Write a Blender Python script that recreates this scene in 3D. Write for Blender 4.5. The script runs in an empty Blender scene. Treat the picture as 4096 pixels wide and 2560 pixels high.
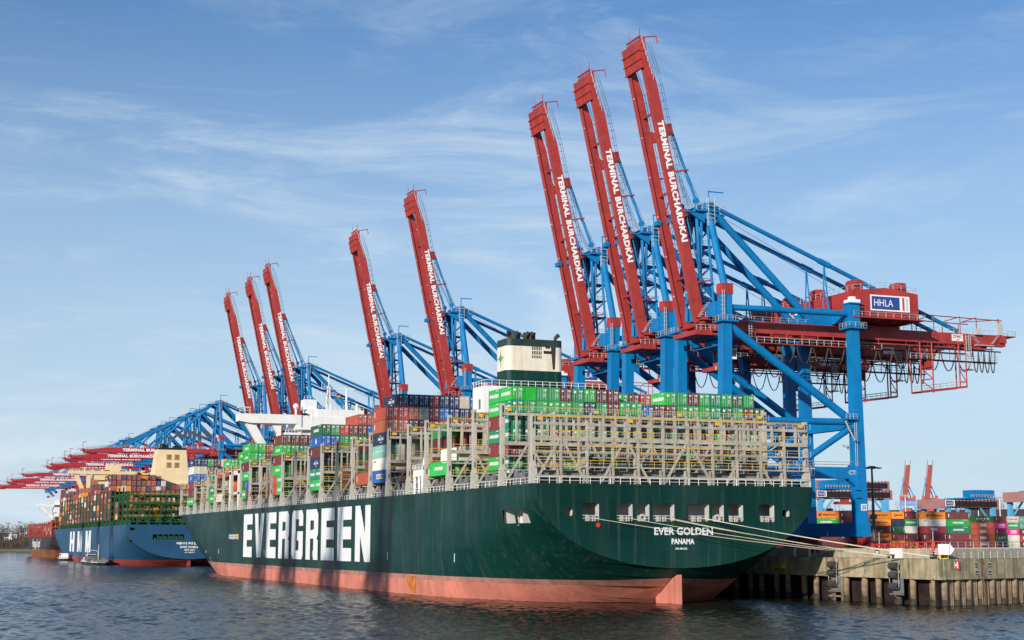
import bpy, math, random
from mathutils import Vector, Matrix
rnd = random.Random(7)
S = bpy.context.scene
COL = S.collection
R = math.radians

# ------------------------------------------------------------------ camera, sky, sun
cam_d = bpy.data.cameras.new("camera"); cam = bpy.data.objects.new("camera", cam_d); COL.objects.link(cam)
cam.location = (0, 0, 10.5); cam.rotation_euler = (R(90 + 9.3244), 0, R(-21.7211))
cam_d.sensor_width = 36; cam_d.lens = 6200 / 4096 * 36; cam_d.shift_y = -130 / 4096
cam_d.clip_start = 1; cam_d.clip_end = 20000
S.camera = cam
SUN_AZ, SUN_EL = 51.0, 15.5           # light travels towards azimuth SUN_AZ (from +Y to +X)
L = Vector((math.sin(R(SUN_AZ)) * math.cos(R(SUN_EL)), math.cos(R(SUN_AZ)) * math.cos(R(SUN_EL)), -math.sin(R(SUN_EL))))
sd = bpy.data.lights.new("sun", 'SUN'); sd.energy = 5.0; sd.angle = R(0.65); sd.color = (1.0, 0.93, 0.83)
sun = bpy.data.objects.new("sun", sd); COL.objects.link(sun)
sun.rotation_euler = L.to_track_quat('-Z', 'Y').to_euler()
W = bpy.data.worlds.new("World"); S.world = W; W.use_nodes = True
wn, wl = W.node_tree.nodes, W.node_tree.links
bg = wn['Background']; bg.inputs['Strength'].default_value = 0.105
sky = wn.new('ShaderNodeTexSky'); sky.sky_type = 'NISHITA'; sky.sun_disc = False
sky.sun_elevation = R(SUN_EL); sky.sun_rotation = R(180 + SUN_AZ); sky.air_density = 1.0; sky.dust_density = 0.6; sky.ozone_density = 3.0
tc = wn.new('ShaderNodeTexCoord')
def wmap(sc, rot, loc=(0, 0, 0)):
    m = wn.new('ShaderNodeMapping'); m.inputs['Scale'].default_value = sc; m.inputs['Rotation'].default_value = rot; m.inputs['Location'].default_value = loc
    wl.new(tc.outputs['Generated'], m.inputs['Vector']); return m
def wnoise(m, scale, det, rough, dist=0.0):
    n = wn.new('ShaderNodeTexNoise'); n.inputs['Scale'].default_value = scale; n.inputs['Detail'].default_value = det
    n.inputs['Roughness'].default_value = rough; n.inputs['Distortion'].default_value = dist; wl.new(m.outputs[0], n.inputs['Vector']); return n
def wmath(op, a, b):
    n = wn.new('ShaderNodeMath'); n.operation = op
    for i, v in enumerate((a, b)):
        if isinstance(v, (int, float)): n.inputs[i].default_value = v
        else: wl.new(v, n.inputs[i])
    return n.outputs[0]
def wramp(o, a, b):
    n = wn.new('ShaderNodeMapRange'); n.inputs[1].default_value = a; n.inputs[2].default_value = b; n.clamp = True; n.interpolation_type = 'SMOOTHSTEP'
    wl.new(o, n.inputs[0]); return n.outputs[0]
big = wnoise(wmap((1.0, 1.0, 2.2), (0, 0, 0), (3.1, 0.2, 0.4)), 3.0, 3, 0.5, 0.3)
streak = wnoise(wmap((0.9, 0.9, 4.6), (R(22), R(30), 0), (0.3, 1.1, 0)), 4.6, 11, 0.66, 0.9)
fine = wnoise(wmap((1.0, 1.0, 7.0), (R(20), R(38), 0), (2.0, 0, 1)), 9.0, 11, 0.7, 1.2)
sepz = wn.new('ShaderNodeSeparateXYZ'); wl.new(tc.outputs['Generated'], sepz.inputs[0])
cl = wmath('MULTIPLY', wramp(big.outputs[0], 0.36, 0.64), wramp(streak.outputs[0], 0.40, 0.70))
cl = wmath('ADD', cl, wmath('MULTIPLY', wramp(fine.outputs[0], 0.48, 0.80), 0.28))
cl = wmath('ADD', wmath('MULTIPLY', cl, 0.42), wmath('MULTIPLY', wramp(sepz.outputs[2], 0.42, -0.02), 0.80))
cmix = wn.new('ShaderNodeMix'); cmix.data_type = 'RGBA'; cmix.clamp_factor = True
wl.new(cl, cmix.inputs[0]); stint = wn.new('ShaderNodeMix'); stint.data_type = 'RGBA'; stint.blend_type = 'MULTIPLY'; stint.inputs[0].default_value = 1.0; stint.inputs[7].default_value = (.54, .90, 1.20, 1); wl.new(sky.outputs[0], stint.inputs[6]); wl.new(stint.outputs[2], cmix.inputs[6]); cmix.inputs[7].default_value = (6.2, 7.4, 8.5, 1)
wl.new(cmix.outputs[2], bg.inputs['Color'])
S.view_settings.view_transform = 'Standard'; S.view_settings.look = 'None'; S.view_settings.exposure = 0.0; S.view_settings.gamma = 1.0
try: S.cycles.max_bounces = 6; S.cycles.transparent_max_bounces = 8; S.cycles.volume_bounces = 0
except Exception: pass

# ------------------------------------------------------------------ materials
def lin(r, g, b):
    return tuple(((c / 255) / 12.92 if c / 255 <= .04045 else ((c / 255 + .055) / 1.055) ** 2.4) for c in (r, g, b))
def mat(name, rgb, rough=0.5, var=0.18, scale=0.5, streak=0.25, grime=(0.06, 0.045, 0.03), metal=0.0, rand=0.0, rust=0.0, bump=0.0, seams=None, spec=0.4, runs=None):
    m = bpy.data.materials.new(name); m.use_nodes = True
    nt = m.node_tree; n, l = nt.nodes, nt.links; b = n['Principled BSDF']
    b.inputs['Roughness'].default_value = rough; b.inputs['Metallic'].default_value = metal; b.inputs['Specular IOR Level'].default_value = spec
    t = n.new('ShaderNodeTexCoord')
    def noise(sc, det, vec=(1, 1, 1)):
        mp = n.new('ShaderNodeMapping'); mp.inputs['Scale'].default_value = vec; l.new(t.outputs['Object'], mp.inputs[0])
        z = n.new('ShaderNodeTexNoise'); z.inputs['Scale'].default_value = sc; z.inputs['Detail'].default_value = det; z.inputs['Roughness'].default_value = .6
        l.new(mp.outputs[0], z.inputs['Vector']); return z.outputs[0]
    def rng(o, a, c, d, e):
        r = n.new('ShaderNodeMapRange'); r.clamp = True
        for i, v in enumerate((a, c, d, e)): r.inputs[i + 1].default_value = v
        l.new(o, r.inputs[0]); return r.outputs[0]
    def mix(f, a, c, mode='MIX'):
        x = n.new('ShaderNodeMix'); x.data_type = 'RGBA'; x.blend_type = mode
        if isinstance(f, float): x.inputs[0].default_value = f
        else: l.new(f, x.inputs[0])
        for i, v in ((6, a), (7, c)):
            if isinstance(v, tuple): x.inputs[i].default_value = v + (1,)
            else: l.new(v, x.inputs[i])
        return x.outputs[2]
    dark = tuple(c * (1 - var) for c in rgb); lite = tuple(min(1, c * (1 + var) + .01 * var) for c in rgb)
    c = mix(rng(noise(scale, 4), .35, .65, 0, 1), dark, lite)
    if rand:
        oi = n.new('ShaderNodeObjectInfo'); hs = n.new('ShaderNodeHueSaturation')
        l.new(rng(oi.outputs['Random'], 0, 1, 1 - rand, 1 + rand), hs.inputs['Value'])
        ml = n.new('ShaderNodeMath'); ml.operation = 'FRACT'; mm = n.new('ShaderNodeMath'); mm.operation = 'MULTIPLY'; mm.inputs[1].default_value = 7.31
        l.new(oi.outputs['Random'], mm.inputs[0]); l.new(mm.outputs[0], ml.inputs[0])
        l.new(rng(ml.outputs[0], 0, 1, .5 - rand * .06, .5 + rand * .06), hs.inputs['Hue'])
        l.new(c, hs.inputs['Color']); c = hs.outputs[0]
    if streak: c = mix(rng(noise(scale * 3, 5, (1, 1, .12)), .5, .78, 0, streak), c, grime)
    if rust: c = mix(rng(noise(scale * 2.2, 7), .56, .72, 0, rust), c, (0.16, 0.055, 0.02))
    if seams:
        bt = n.new('ShaderNodeTexBrick'); bt.inputs['Color1'].default_value = (1, 1, 1, 1); bt.inputs['Color2'].default_value = (.86, .9, .9, 1); bt.inputs['Mortar'].default_value = (.55, .62, .62, 1)
        bt.inputs['Scale'].default_value = 1; bt.inputs['Mortar Size'].default_value = seams[2]; bt.inputs['Brick Width'].default_value = seams[0]; bt.inputs['Row Height'].default_value = seams[1]
        sp = n.new('ShaderNodeSeparateXYZ'); l.new(t.outputs['Object'], sp.inputs[0]); cb = n.new('ShaderNodeCombineXYZ')
        ad = n.new('ShaderNodeMath'); ad.operation = 'ADD'; l.new(sp.outputs[0], ad.inputs[0]); l.new(sp.outputs[1], ad.inputs[1])
        l.new(ad.outputs[0], cb.inputs[0]); l.new(sp.outputs[2], cb.inputs[1]); l.new(cb.outputs[0], bt.inputs['Vector'])
        c = mix(seams[3], c, bt.outputs['Color'], 'MULTIPLY')
    if runs: c = mix(rng(noise(runs[2] if len(runs) > 2 else .9, 4, (1, 1, .05)), .54, .74, 0, runs[1]), c, runs[0])
    l.new(c, b.inputs['Base Color'])
    l.new(rng(noise(scale * 1.7, 3), .3, .7, max(.05, rough - .08), min(1, rough + .12)), b.inputs['Roughness'])
    if bump:
        bp = n.new('ShaderNodeBump'); bp.inputs['Strength'].default_value = .6; bp.inputs['Distance'].default_value = bump
        l.new(noise(scale * 6, 6), bp.inputs['Height']); l.new(bp.outputs[0], b.inputs['Normal'])
    return m
M = {}
M['crane_red'] = mat('crane_red', lin(164, 56, 52), .5, .16, .25, .24, rust=.12, runs=((.12, .03, .022), .5, .5))
M['crane_red_far'] = mat('crane_red_deep', lin(170, 44, 52), .5, .1, .2, .12)
M['crane_blue'] = mat('crane_blue', lin(0, 116, 176), .45, .1, .2, .16, grime=(.01, .05, .1), runs=((.012, .07, .15), .45, .6))
M['dark_steel'] = mat('dark_steel', lin(42, 30, 30), .6, .3, .5, .2)
M['black_cable'] = mat('black_cable', (.012, .012, .013), .6, .1)
M['galvanised'] = mat('galvanised', lin(178, 182, 184), .45, .1, 1, .1)
M['white_paint'] = mat('white_paint', (.80, .79, .77), .4, .04, .3, .12, grime=(.5, .42, .3), runs=((.5, .36, .22), .4, .7))
M['letter_white'] = mat('letter_white', (.80, .80, .80), .45, .03, .3, .06, grime=(.4, .38, .34))
M['ship_grey'] = mat('ship_grey', lin(168, 162, 148), .6, .2, .5, .45, grime=(.25, .2, .14), rust=.5)
M['pillar_grey'] = mat('pillar_grey', lin(180, 176, 166), .5, .1, .4, .15, grime=(.3, .28, .24), rust=.15)
M['room_grey'] = mat('room_grey', lin(186, 184, 180), .6, .1, .5, .3, grime=(.2, .18, .15))
M['deck_grey'] = mat('deck_grey', lin(112, 114, 114), .6, .2, .5, .2)
M['hull_green'] = mat('hull_green', lin(4, 52, 45), .45, .22, .05, .34, grime=(.04, .068, .062), seams=(13, 2.9, .05, .8), spec=.2, runs=((.07, .10, .088), .45))
M['boot_dirty'] = mat('boot_dirty', lin(176, 122, 108), .7, .2, .15, .6, grime=(.12, .09, .07), rust=.3)
M['boot_red'] = mat('boot_red', lin(206, 124, 106), .65, .16, .12, .5, grime=(.28, .13, .09), rust=.3, runs=((.24, .12, .09), .6))
M['rail_yellow'] = mat('rail_yellow', lin(228, 178, 40), .5, .1, 1, .1)
M['rail_white'] = mat('rail_white', (.8, .8, .78), .5, .03, 1, .05)
M['hull_blue'] = mat('hull_blue', lin(38, 78, 110), .5, .12, .05, .2, grime=(.03, .07, .12), seams=(13, 2.9, .04, .4), spec=.22, runs=((.05, .1, .15), .4, .6))
M['boot_maroon'] = mat('boot_maroon', lin(150, 62, 58), .6, .16, .1, .4, grime=(.14, .05, .04))
M['lattice_green'] = mat('lattice_green', lin(26, 76, 44), .55, .15, .5, .15)
M['hull_black'] = mat('hull_black', lin(52, 46, 46), .5, .2, .08, .3, grime=(.07, .04, .025))
M['boot_rust'] = mat('boot_rust', lin(126, 74, 46), .75, .4, .12, .5, grime=(.35, .14, .04))
M['cream'] = mat('cream', lin(228, 203, 160), .5, .06, .15, .25, grime=(.4, .29, .18))
M['funnel_white'] = mat('funnel_white', lin(226, 216, 196), .5, .08, .2, .45, grime=(.42, .27, .14))
M['soot'] = mat('soot', lin(58, 50, 46), .7, .35, .4, .5)
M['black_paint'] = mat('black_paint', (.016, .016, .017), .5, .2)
M['glass_dark'] = mat('glass_dark', (.015, .02, .025), .08, .1, streak=0, spec=.6)
M['orange_boat'] = mat('orange_boat', lin(226, 74, 34), .45, .06)
M['concrete'] = mat('concrete', lin(166, 152, 122), .88, .3, .3, .8, grime=(.12, .095, .06), bump=.05, runs=((.06, .05, .03), .75, 1.1))
M['concrete_pale'] = mat('concrete_pale', lin(178, 166, 144), .85, .16, .4, .4, grime=(.2, .17, .13), bump=.03, runs=((.1, .08, .06), .5, 1.0))
M['pile_rust'] = mat('pile_rust', lin(140, 120, 98), .85, .3, .6, .55, grime=(.07, .05, .035), bump=.05)
M['algae'] = mat('algae', lin(58, 52, 40), .8, .3, .8, .4, grime=(.02, .025, .012))
M['louvre_tan'] = mat('louvre_tan', lin(140, 116, 78), .6, .1)
M['rubber'] = mat('rubber', lin(62, 62, 62), .75, .3, 1.2, .1)
M['rope'] = mat('rope', lin(218, 204, 178), .8, .1, 2, .1)
M['asphalt'] = mat('asphalt', (.055, .055, .055), .9, .2, .2, 0)
M['sand'] = mat('sand', lin(132, 118, 98), .9, .2, .02, 0)
M['hill_brown'] = mat('hill_brown', lin(78, 66, 54), .95, .3, .02, 0)
M['twig'] = mat('twig', lin(96, 80, 66), .95, .35, .06, 0)
M['needle'] = mat('needle', lin(40, 48, 36), .95, .3, .08, 0)
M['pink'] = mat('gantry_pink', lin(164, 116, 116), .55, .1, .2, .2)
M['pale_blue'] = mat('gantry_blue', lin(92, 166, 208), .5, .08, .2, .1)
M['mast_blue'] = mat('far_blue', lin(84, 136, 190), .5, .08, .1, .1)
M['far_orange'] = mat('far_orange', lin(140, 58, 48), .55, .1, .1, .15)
M['sign_blue'] = mat('sign_blue', lin(45, 72, 140), .45, .05, .4, .05)
M['sign_red'] = mat('sign_red', lin(200, 62, 58), .5, .05, .4, .05)
M['star_green'] = mat('star_green', lin(60, 160, 95), .5, .05)
M['sign_black'] = mat('sign_black', (.02, .02, .02), .5, .05)
M['mark_orange'] = mat('mark_orange', lin(235, 110, 40), .5, .08)
M['mark_yellow'] = mat('mark_yellow', lin(225, 200, 50), .5, .08)
M['lamp_grey'] = mat('lamp_grey', lin(74, 78, 82), .5, .1)
PAINTS = dict(green=(46, 148, 78), bright=(40, 165, 66), emerald=(22, 128, 84), forest=(38, 92, 58), brown=(104, 48, 45), maroon=(120, 46, 50), rust=(168, 84, 56),
              red=(172, 58, 56), navy=(34, 50, 84), blue=(28, 92, 156), teal=(116, 170, 154), white=(218, 213, 200), cream=(206, 196, 172), grey=(148, 152, 148),
              orange=(232, 132, 40), magenta=(222, 44, 138))
WORD = dict(green='green', bright='bright green', emerald='bluish green', forest='dark green', brown='brown', maroon='maroon', rust='rust orange', red='red', navy='navy blue', blue='blue',
            teal='pale teal', white='white', cream='cream', grey='grey', orange='orange', magenta='magenta')
for k, v in PAINTS.items(): M['c_' + k] = mat('container_' + k, lin(*v), .5, .1, .5, .28, rand=.16, rust=.25, grime=tuple(.35 * q for q in lin(*v)))

# ------------------------------------------------------------------ mesh helpers
class MB:
    def __init__(s, off=(0, 0, 0)): s.v, s.f, s.m, s.off = [], [], [], Vector(off)
    def pt(s, p): s.v.append(tuple(Vector(p) + s.off)); return len(s.v) - 1
    def poly(s, pts, m=0): s.f.append([s.pt(p) for p in pts]); s.m.append(m)
    def hexa(s, c, m=0):            # c: 8 corners, bottom ring then top ring
        i = [s.pt(p) for p in c]
        for q in ((3, 2, 1, 0), (4, 5, 6, 7), (0, 1, 5, 4), (1, 2, 6, 5), (2, 3, 7, 6), (3, 0, 4, 7)): s.f.append([i[k] for k in q]); s.m.append(m)
    def box(s, x0, x1, y0, y1, z0, z1, m=0):
        s.hexa([(x0, y0, z0), (x1, y0, z0), (x1, y1, z0), (x0, y1, z0), (x0, y0, z1), (x1, y0, z1), (x1, y1, z1), (x0, y1, z1)], m)
    def cbox(s, c, sx, sy, sz, m=0): s.box(c[0] - sx / 2, c[0] + sx / 2, c[1] - sy / 2, c[1] + sy / 2, c[2] - sz / 2, c[2] + sz / 2, m)
    def frame(s, p, q, up=None):
        p, q = Vector(p), Vector(q); d = (q - p).normalized()
        u = Vector(up) if up else (Vector((0, 0, 1)) if abs(d.z) < .95 else Vector((0, 1, 0)))
        a = d.cross(u).normalized(); b = a.cross(d).normalized(); return p, q, a, b
    def bar(s, p, q, w, h, m=0, up=None, w2=None, h2=None):     # rectangular beam, w across, h along 'up'
        p, q, a, b = s.frame(p, q, up); w2 = w if w2 is None else w2; h2 = h if h2 is None else h2
        c = [p + a * x * w / 2 + b * y * h / 2 for x, y in ((-1, -1), (1, -1), (1, 1), (-1, 1))] + [q + a * x * w2 / 2 + b * y * h2 / 2 for x, y in ((-1, -1), (1, -1), (1, 1), (-1, 1))]
        s.hexa(c, m)
    def tube(s, p, q, r, n=8, m=0, r2=None, cap=True):
        p, q, a, b = s.frame(p, q); r2 = r if r2 is None else r2
        A = [s.pt(p + (a * math.cos(2 * math.pi * k / n) + b * math.sin(2 * math.pi * k / n)) * r) for k in range(n)]
        B = [s.pt(q + (a * math.cos(2 * math.pi * k / n) + b * math.sin(2 * math.pi * k / n)) * r2) for k in range(n)]
        for k in range(n): s.f.append([A[k], A[(k + 1) % n], B[(k + 1) % n], B[k]]); s.m.append(m)
        if cap: s.f.append(A[::-1]); s.m.append(m); s.f.append(B); s.m.append(m)
    def wire(s, pts, r, n=5, m=0):
        for a, b in zip(pts[:-1], pts[1:]): s.tube(a, b, r, n, m, cap=False)
    def prism(s, poly, f0, f1, m=0):  # poly: 2D outline; f0,f1 map (u,v) -> 3D for the two faces
        A = [s.pt(f0(*p)) for p in poly]; B = [s.pt(f1(*p)) for p in poly]; n = len(poly)
        s.f.append(A[::-1]); s.m.append(m); s.f.append(B); s.m.append(m)
        for k in range(n): s.f.append([A[k], A[(k + 1) % n], B[(k + 1) % n], B[k]]); s.m.append(m)
    def rail(s, pts, h=1.1, step=2.0, r=.05, m=0, mid=True):
        for a, b in zip(pts[:-1], pts[1:]):
            a, b = Vector(a), Vector(b); up = Vector((0, 0, h)); n = max(1, round((b - a).length / step))
            s.tube(a + up, b + up, r, 4, m, cap=False)
            if mid: s.tube(a + up * .5, b + up * .5, r * .8, 4, m, cap=False)
            for k in range(n + 1): p = a.lerp(b, k / n); s.tube(p, p + up, r, 4, m, cap=False)
    def mesh(s, name, mats, smooth=False):
        me = bpy.data.meshes.new(name); me.from_pydata(s.v, [], s.f)
        for x in mats: me.materials.append(x)
        me.polygons.foreach_set('material_index', s.m)
        if smooth: me.polygons.foreach_set('use_smooth', [True] * len(s.f))
        me.update(); return me
    def build(s, name, mats, parent=None, smooth=False):
        if not isinstance(mats, (list, tuple)): mats = [mats]
        o = bpy.data.objects.new(name, s.mesh(name, mats, smooth)); COL.objects.link(o)
        if parent: o.parent = parent
        return o
def tag(o, label=None, cat=None, group=None, kind=None):
    if label: o['label'] = label
    if cat: o['category'] = cat
    if group: o['group'] = group
    if kind: o['kind'] = kind
    return o
def empty(name, loc=(0, 0, 0), rz=0.0):
    o = bpy.data.objects.new(name, None); o.location = loc; o.rotation_euler = (0, 0, rz); o.empty_display_size = 1; COL.objects.link(o); return o
KIDS = {}
def copy_tree(o, loc=None, rz=None, parent=None):
    c = o.copy(); COL.objects.link(c); c.parent = parent
    if loc is not None: c.location = loc
    if rz is not None: c.rotation_euler = (0, 0, rz)
    for ch in [x for x in o.children]: copy_tree(ch, parent=c)
    return c
_txt = {}
def text_geo(t, bold=0.02, spacing=1.0):
    key = (t, bold, spacing)
    if key not in _txt:
        cu = bpy.data.curves.new('t', 'FONT'); cu.body = t; cu.offset = bold; cu.resolution_u = 2; cu.space_character = spacing; cu.align_x = 'LEFT'
        ob = bpy.data.objects.new('t', cu); COL.objects.link(ob); bpy.context.view_layer.update()
        me = bpy.data.meshes.new_from_object(ob.evaluated_get(bpy.context.evaluated_depsgraph_get()))
        v = [(p.co.x, p.co.y) for p in me.vertices]; f = [list(p.vertices) for p in me.polygons]
        bpy.data.objects.remove(ob); bpy.data.meshes.remove(me); bpy.data.curves.remove(cu)
        if not v: v, f = [(0, 0), (1, 0), (1, 1)], [[0, 1, 2]]
        xs = [p[0] for p in v]; ys = [p[1] for p in v]; x0, y0 = min(xs), min(ys); w, h = max(xs) - x0, max(ys) - y0
        _txt[key] = ([((p[0] - x0) / w, (p[1] - y0) / h) for p in v], f, w / h)
    return _txt[key]
def put_text(mb, t, O, ux, uy, m=0, bold=0.02, spacing=1.0):   # text stretched over the parallelogram O, ux, uy
    v, f, _ = text_geo(t, bold, spacing); O, ux, uy = Vector(O), Vector(ux), Vector(uy)
    i = [mb.pt(O + ux * a + uy * b) for a, b in v]
    for q in f: mb.f.append([i[k] for k in q]); mb.m.append(m)
# ------------------------------------------------------------------ ship-to-shore cranes
RX = 175.5; QZ = 7.7
def CM(): return MB((0, 0, -QZ))
def crane(raised, label, group, deg=78.2, kf=.968):
    red = M['crane_red'] if raised else M['crane_red_far']; blue = M['crane_blue']
    t = empty('container_crane'); tag(t, label, 'crane', group)
    def B(name, mb, mats, parent=t): return mb.build(name, mats, parent)
    ys = (-10.9, 10.9)
    for y in ys:
        # waterside legs: box columns leaning very slightly, with the collar platform and the cap above it
        b = CM(); b.bar((-1.1, y, 11.5), (0.2, y, 61), 2.7, 2.5, up=(1, 0, 0), w2=2.4, h2=2.3); b.bar((0.2, y, 61), (0.3, y, 66.7), 2.3, 2.6, up=(1, 0, 0)); b.box(-1.9, 2.6, y - 2.1, y + 2.1, 60.2, 60.55)
        lg = B('leg', b, blue)
        b = CM(); b.box(-1.15, 1.75, y - 1.35, y + 1.35, 66.7, 69.2); B('cap', b, red, lg)
        b = CM(); b.rail([(-1.9, y - 2.1, 60.55), (2.6, y - 2.1, 60.55), (2.6, y + 2.1, 60.55), (-1.9, y + 2.1, 60.55), (-1.9, y - 2.1, 60.55)], 1.1, 1.4, .05)
        B('handrail', b, M['galvanised'], lg); b = CM()
        for z in range(61, 67): b.tube((-1.45, y - 1.9, z), (-.9, y - 1.9, z), .06, 4); b.tube((-1.45, y - 1.9, z), (-1.45, y - 1.2, z), .06, 4)
        b.tube((-1.4, y - 1.9, 60.5), (-1.4, y - 1.9, 67.5), .06, 4); b.tube((-.9, y - 1.9, 60.5), (-.9, y - 1.9, 67.5), .06, 4); B('ladder_cage', b, M['galvanised'], lg)
        # landside legs
        b = CM(); b.bar((34.9, y, 14.9), (34.6, y, 61), 2.9, 2.6, up=(1, 0, 0), w2=2.3, h2=2.2); b.box(33.2, 36, y - 1.2, y + 1.2, 61, 66.3); b.box(32.4, 37.2, y - 2.2, y + 2.2, 60.3, 60.7); b.box(33, 36.6, y - 1.7, y + 1.7, 66.3, 66.6)
        for z in (22.4, 33.5, 20.6): b.box(33, 34, y - 2.0, y - 1.1, z, z + .2)
        lg = B('leg', b, blue)
        b = CM(); b.rail([(32.4, y - 2.2, 60.7), (37.2, y - 2.2, 60.7), (37.2, y + 2.2, 60.7), (32.4, y + 2.2, 60.7), (32.4, y - 2.2, 60.7)], 1.1, 1.4, .05)
        B('handrail', b, M['galvanised'], lg); b = CM()
        for x0 in (33.2, 33.75): b.tube((x0, y - 1.6, 27.9), (x0, y - 1.6, 38), .06, 4)
        for k in range(18): b.tube((33.2, y - 1.6, 28 + k * .55), (33.75, y - 1.6, 28 + k * .55), .05, 4)
        B('ladder_cage', b, M['galvanised'], lg)
        b = CM(); b.box(33.4, 36.2, y - 1.4, y + 1.4, 66.6, 67.4); b.tube((34.8, y, 67.3), (34.8, y, 68.1), 1.0, 10); B('water_tank', b, M['white_paint'], lg)
        # portal beam in the frame plane, upper and middle tubes, braces
        b = CM(); b.box(0.2, 33.6, y - .8, y + .8, 25.0, 27.7); b.prism([(33.6, 25), (33.6, 23.2), (31.6, 25)], lambda u, v: (u, y - .8, v), lambda u, v: (u, y + .8, v)); b.prism([(33.6, 27.7), (33.6, 29.2), (32.2, 27.7)], lambda u, v: (u, y - .8, v), lambda u, v: (u, y + .8, v))
        pb = B('portal_beam', b, blue)
        if y < 0:
            b = CM(); f = y - .84
            put_text(b, 'CTB', (31.6, f, 25.95), (2.7, 0, 0), (0, 0, 1.05), bold=.05); B('lettering', b, M['galvanised'], pb)
            b = CM()
            for x0, x1, z0, z1 in ((14.6, 22.4, 25.5, 25.62), (14.6, 22.4, 27.2, 27.32), (14.6, 14.75, 25.5, 27.3), (20.6, 20.75, 25.5, 27.3), (21.3, 21.7, 25.6, 27.2), (22.25, 22.4, 25.5, 27.3)): b.box(x0, x1, f, f + .02, z0, z1)
            put_text(b, 'HHLA', (15.3, f, 25.85), (4.8, 0, 0), (0, 0, 1.1), bold=-.01); B('sign', b, M['letter_white'], pb)
        b = CM(); b.rail([(.4, y - .7, 27.7), (33, y - .7, 27.7), (33, y + .7, 27.7), (.4, y + .7, 27.7)], 1.2, 2.2, .05); B('handrail', b, M['galvanised'], pb)
        for nm, p, q, r in (('tube', (1.5, y, 63.8), (33.4, y, 64), .72), ('tube', (0, y, 38), (33.6, y, 38.3), .8), ('brace', (1.2, y, 59.6), (33.6, y, 38.4), .95), ('brace', (33.8, y, 37.3), (17.5, y, 27.5), .75), ('brace', (.2, y, 37), (16, y, 27.5), .75)):
            b = CM(); b.tube(p, q, r, 14); B(nm, b, blue)
        b = CM(); b.box(30.6, 33.6, y - 2.2, y - .7, 38.7, 38.9); br = B('platform', b, blue); b = CM(); b.rail([(30.6, y - 2.2, 38.9), (33.6, y - 2.2, 38.9), (33.6, y - .8, 38.9)], 1.1, 1, .05)
        B('handrail', b, M['galvanised'], br); b = CM(); b.bar((30.7, y - 1.55, 38.4), (33.2, y - 1.55, 33.8), .15, .3)
        for k in range(9): b.box(30.8 + k * .25, 31.1 + k * .25, y - 1.9, y - 1.2, 38.3 - k * .55, 38.4 - k * .55)
        B('stair', b, M['galvanised'], br)
    if True:
        b = CM(); b.box(34.2, 35.8, -12.46, -12.4, 17.7, 19.2); s = B('number_plate', b, M['letter_white']); b = CM(); put_text(b, '25', (34.4, -12.49, 17.95), (1.2, 0, 0), (0, 0, 1.0), bold=.04); B('number', b, M['crane_blue'], s)
    for x in (-1.1, 34.9):
        b = CM(); b.box(x - 1.3, x + 1.3, -13, 13, 11.7, 14.9); B('sill_beam', b, blue)
        for y in ys:
            b = CM(); b.prism([(-3.6, 11.7), (3.6, 11.7), (2.4, 10.4), (-2.4, 10.4)], lambda u, v: (x - .8, y + u, v), lambda u, v: (x + .8, y + u, v))
            for d in (-2.4, 2.4):
                b.prism([(-1.9, 10.6), (1.9, 10.6), (2.2, 8.9), (-2.2, 8.9)], lambda u, v: (x - .6, y + d + u, v), lambda u, v: (x + .6, y + d + u, v))
                for e in (-1.2, 1.2): b.tube((x - .35, y + d + e, 8.3), (x + .35, y + d + e, 8.3), .55, 10)
            B('bogie', b, red)
        b = CM(); b.box(x - .9, x + .9, -9.8, 9.8, 36.8, 39.2); B('cross_beam', b, blue)
    b = CM(); b.box(-1.6, 1.4, -9.8, 9.8, 61.9, 65.2); b.prism([(1.4, 65.2), (1.4, 61.9), (5, 61.9)], lambda u, v: (u, -5, v), lambda u, v: (u, 5, v)); B('cross_beam', b, blue)
    b = CM(); b.box(33.4, 36, -9.8, 9.8, 62.3, 65.2); b.prism([(25.5, 62), (33.4, 62), (33.4, 66), (29.5, 66)], lambda u, v: (u, -4.4, v), lambda u, v: (u, -3.0, v)); b.prism([(25.5, 62), (33.4, 62), (33.4, 66), (29.5, 66)], lambda u, v: (u, 3.0, v), lambda u, v: (u, 4.4, v)); B('cross_beam', b, blue)
    # fixed girders back to the landside tip
    for g in (-3.65, 3.65):
        b = CM(); b.box(-2.2, 84.6, g - .7, g + .7, 59.2, 62); b.prism([(84.6, 59.2), (84.6, 62), (79, 62.05), (76, 59.1)], lambda u, v: (u, g - .73, v), lambda u, v: (u, g + .73, v)); gi = B('girder', b, red)
        b = CM(); b.rail([(0, g - .7, 62), (33, g - .7, 62)], 1.1, 2.4, .045); b.rail([(54, g - .7, 62), (84, g - .7, 62)], 1.1, 2.4, .045); B('handrail', b, M['galvanised'], gi)
        if g < 0:
            b = CM(); b.box(68.2, 71.6, g - .76, g - .72, 60, 61.7); s = B('sign', b, M['letter_white'], gi)
            b = CM(); put_text(b, 'ZPMC', (68.45, g - .79, 60.7), (2.9, 0, 0), (0, 0, .8), bold=.02); put_text(b, '上海振华', (69.3, g - .79, 60.15), (1.2, 0, 0), (0, 0, .4), bold=.01); B('lettering', b, red, gi)
    b = CM()
    for x in range(2, 84, 8): b = CM(); b.box(x, x + .8, -3, 3, 59.6, 60.6); B('girder_tie', b, red)
    b = CM(); b.box(82.5, 84.5, -5, 5, 60, 61.8); b.box(84.4, 87.6, -4.8, 4.8, 61.7, 61.95); B('end_beam', b, red)
    b = CM(); b.rail([(84.6, -4.8, 61.95), (87.6, -4.8, 61.95), (87.6, 4.8, 61.95)], 1.2, 1.5, .05); b.box(81.8, 83.4, -5.2, -4.4, 62, 65); b.box(75, 76.6, -5.3, -4.5, 61.8, 63.3)
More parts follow.
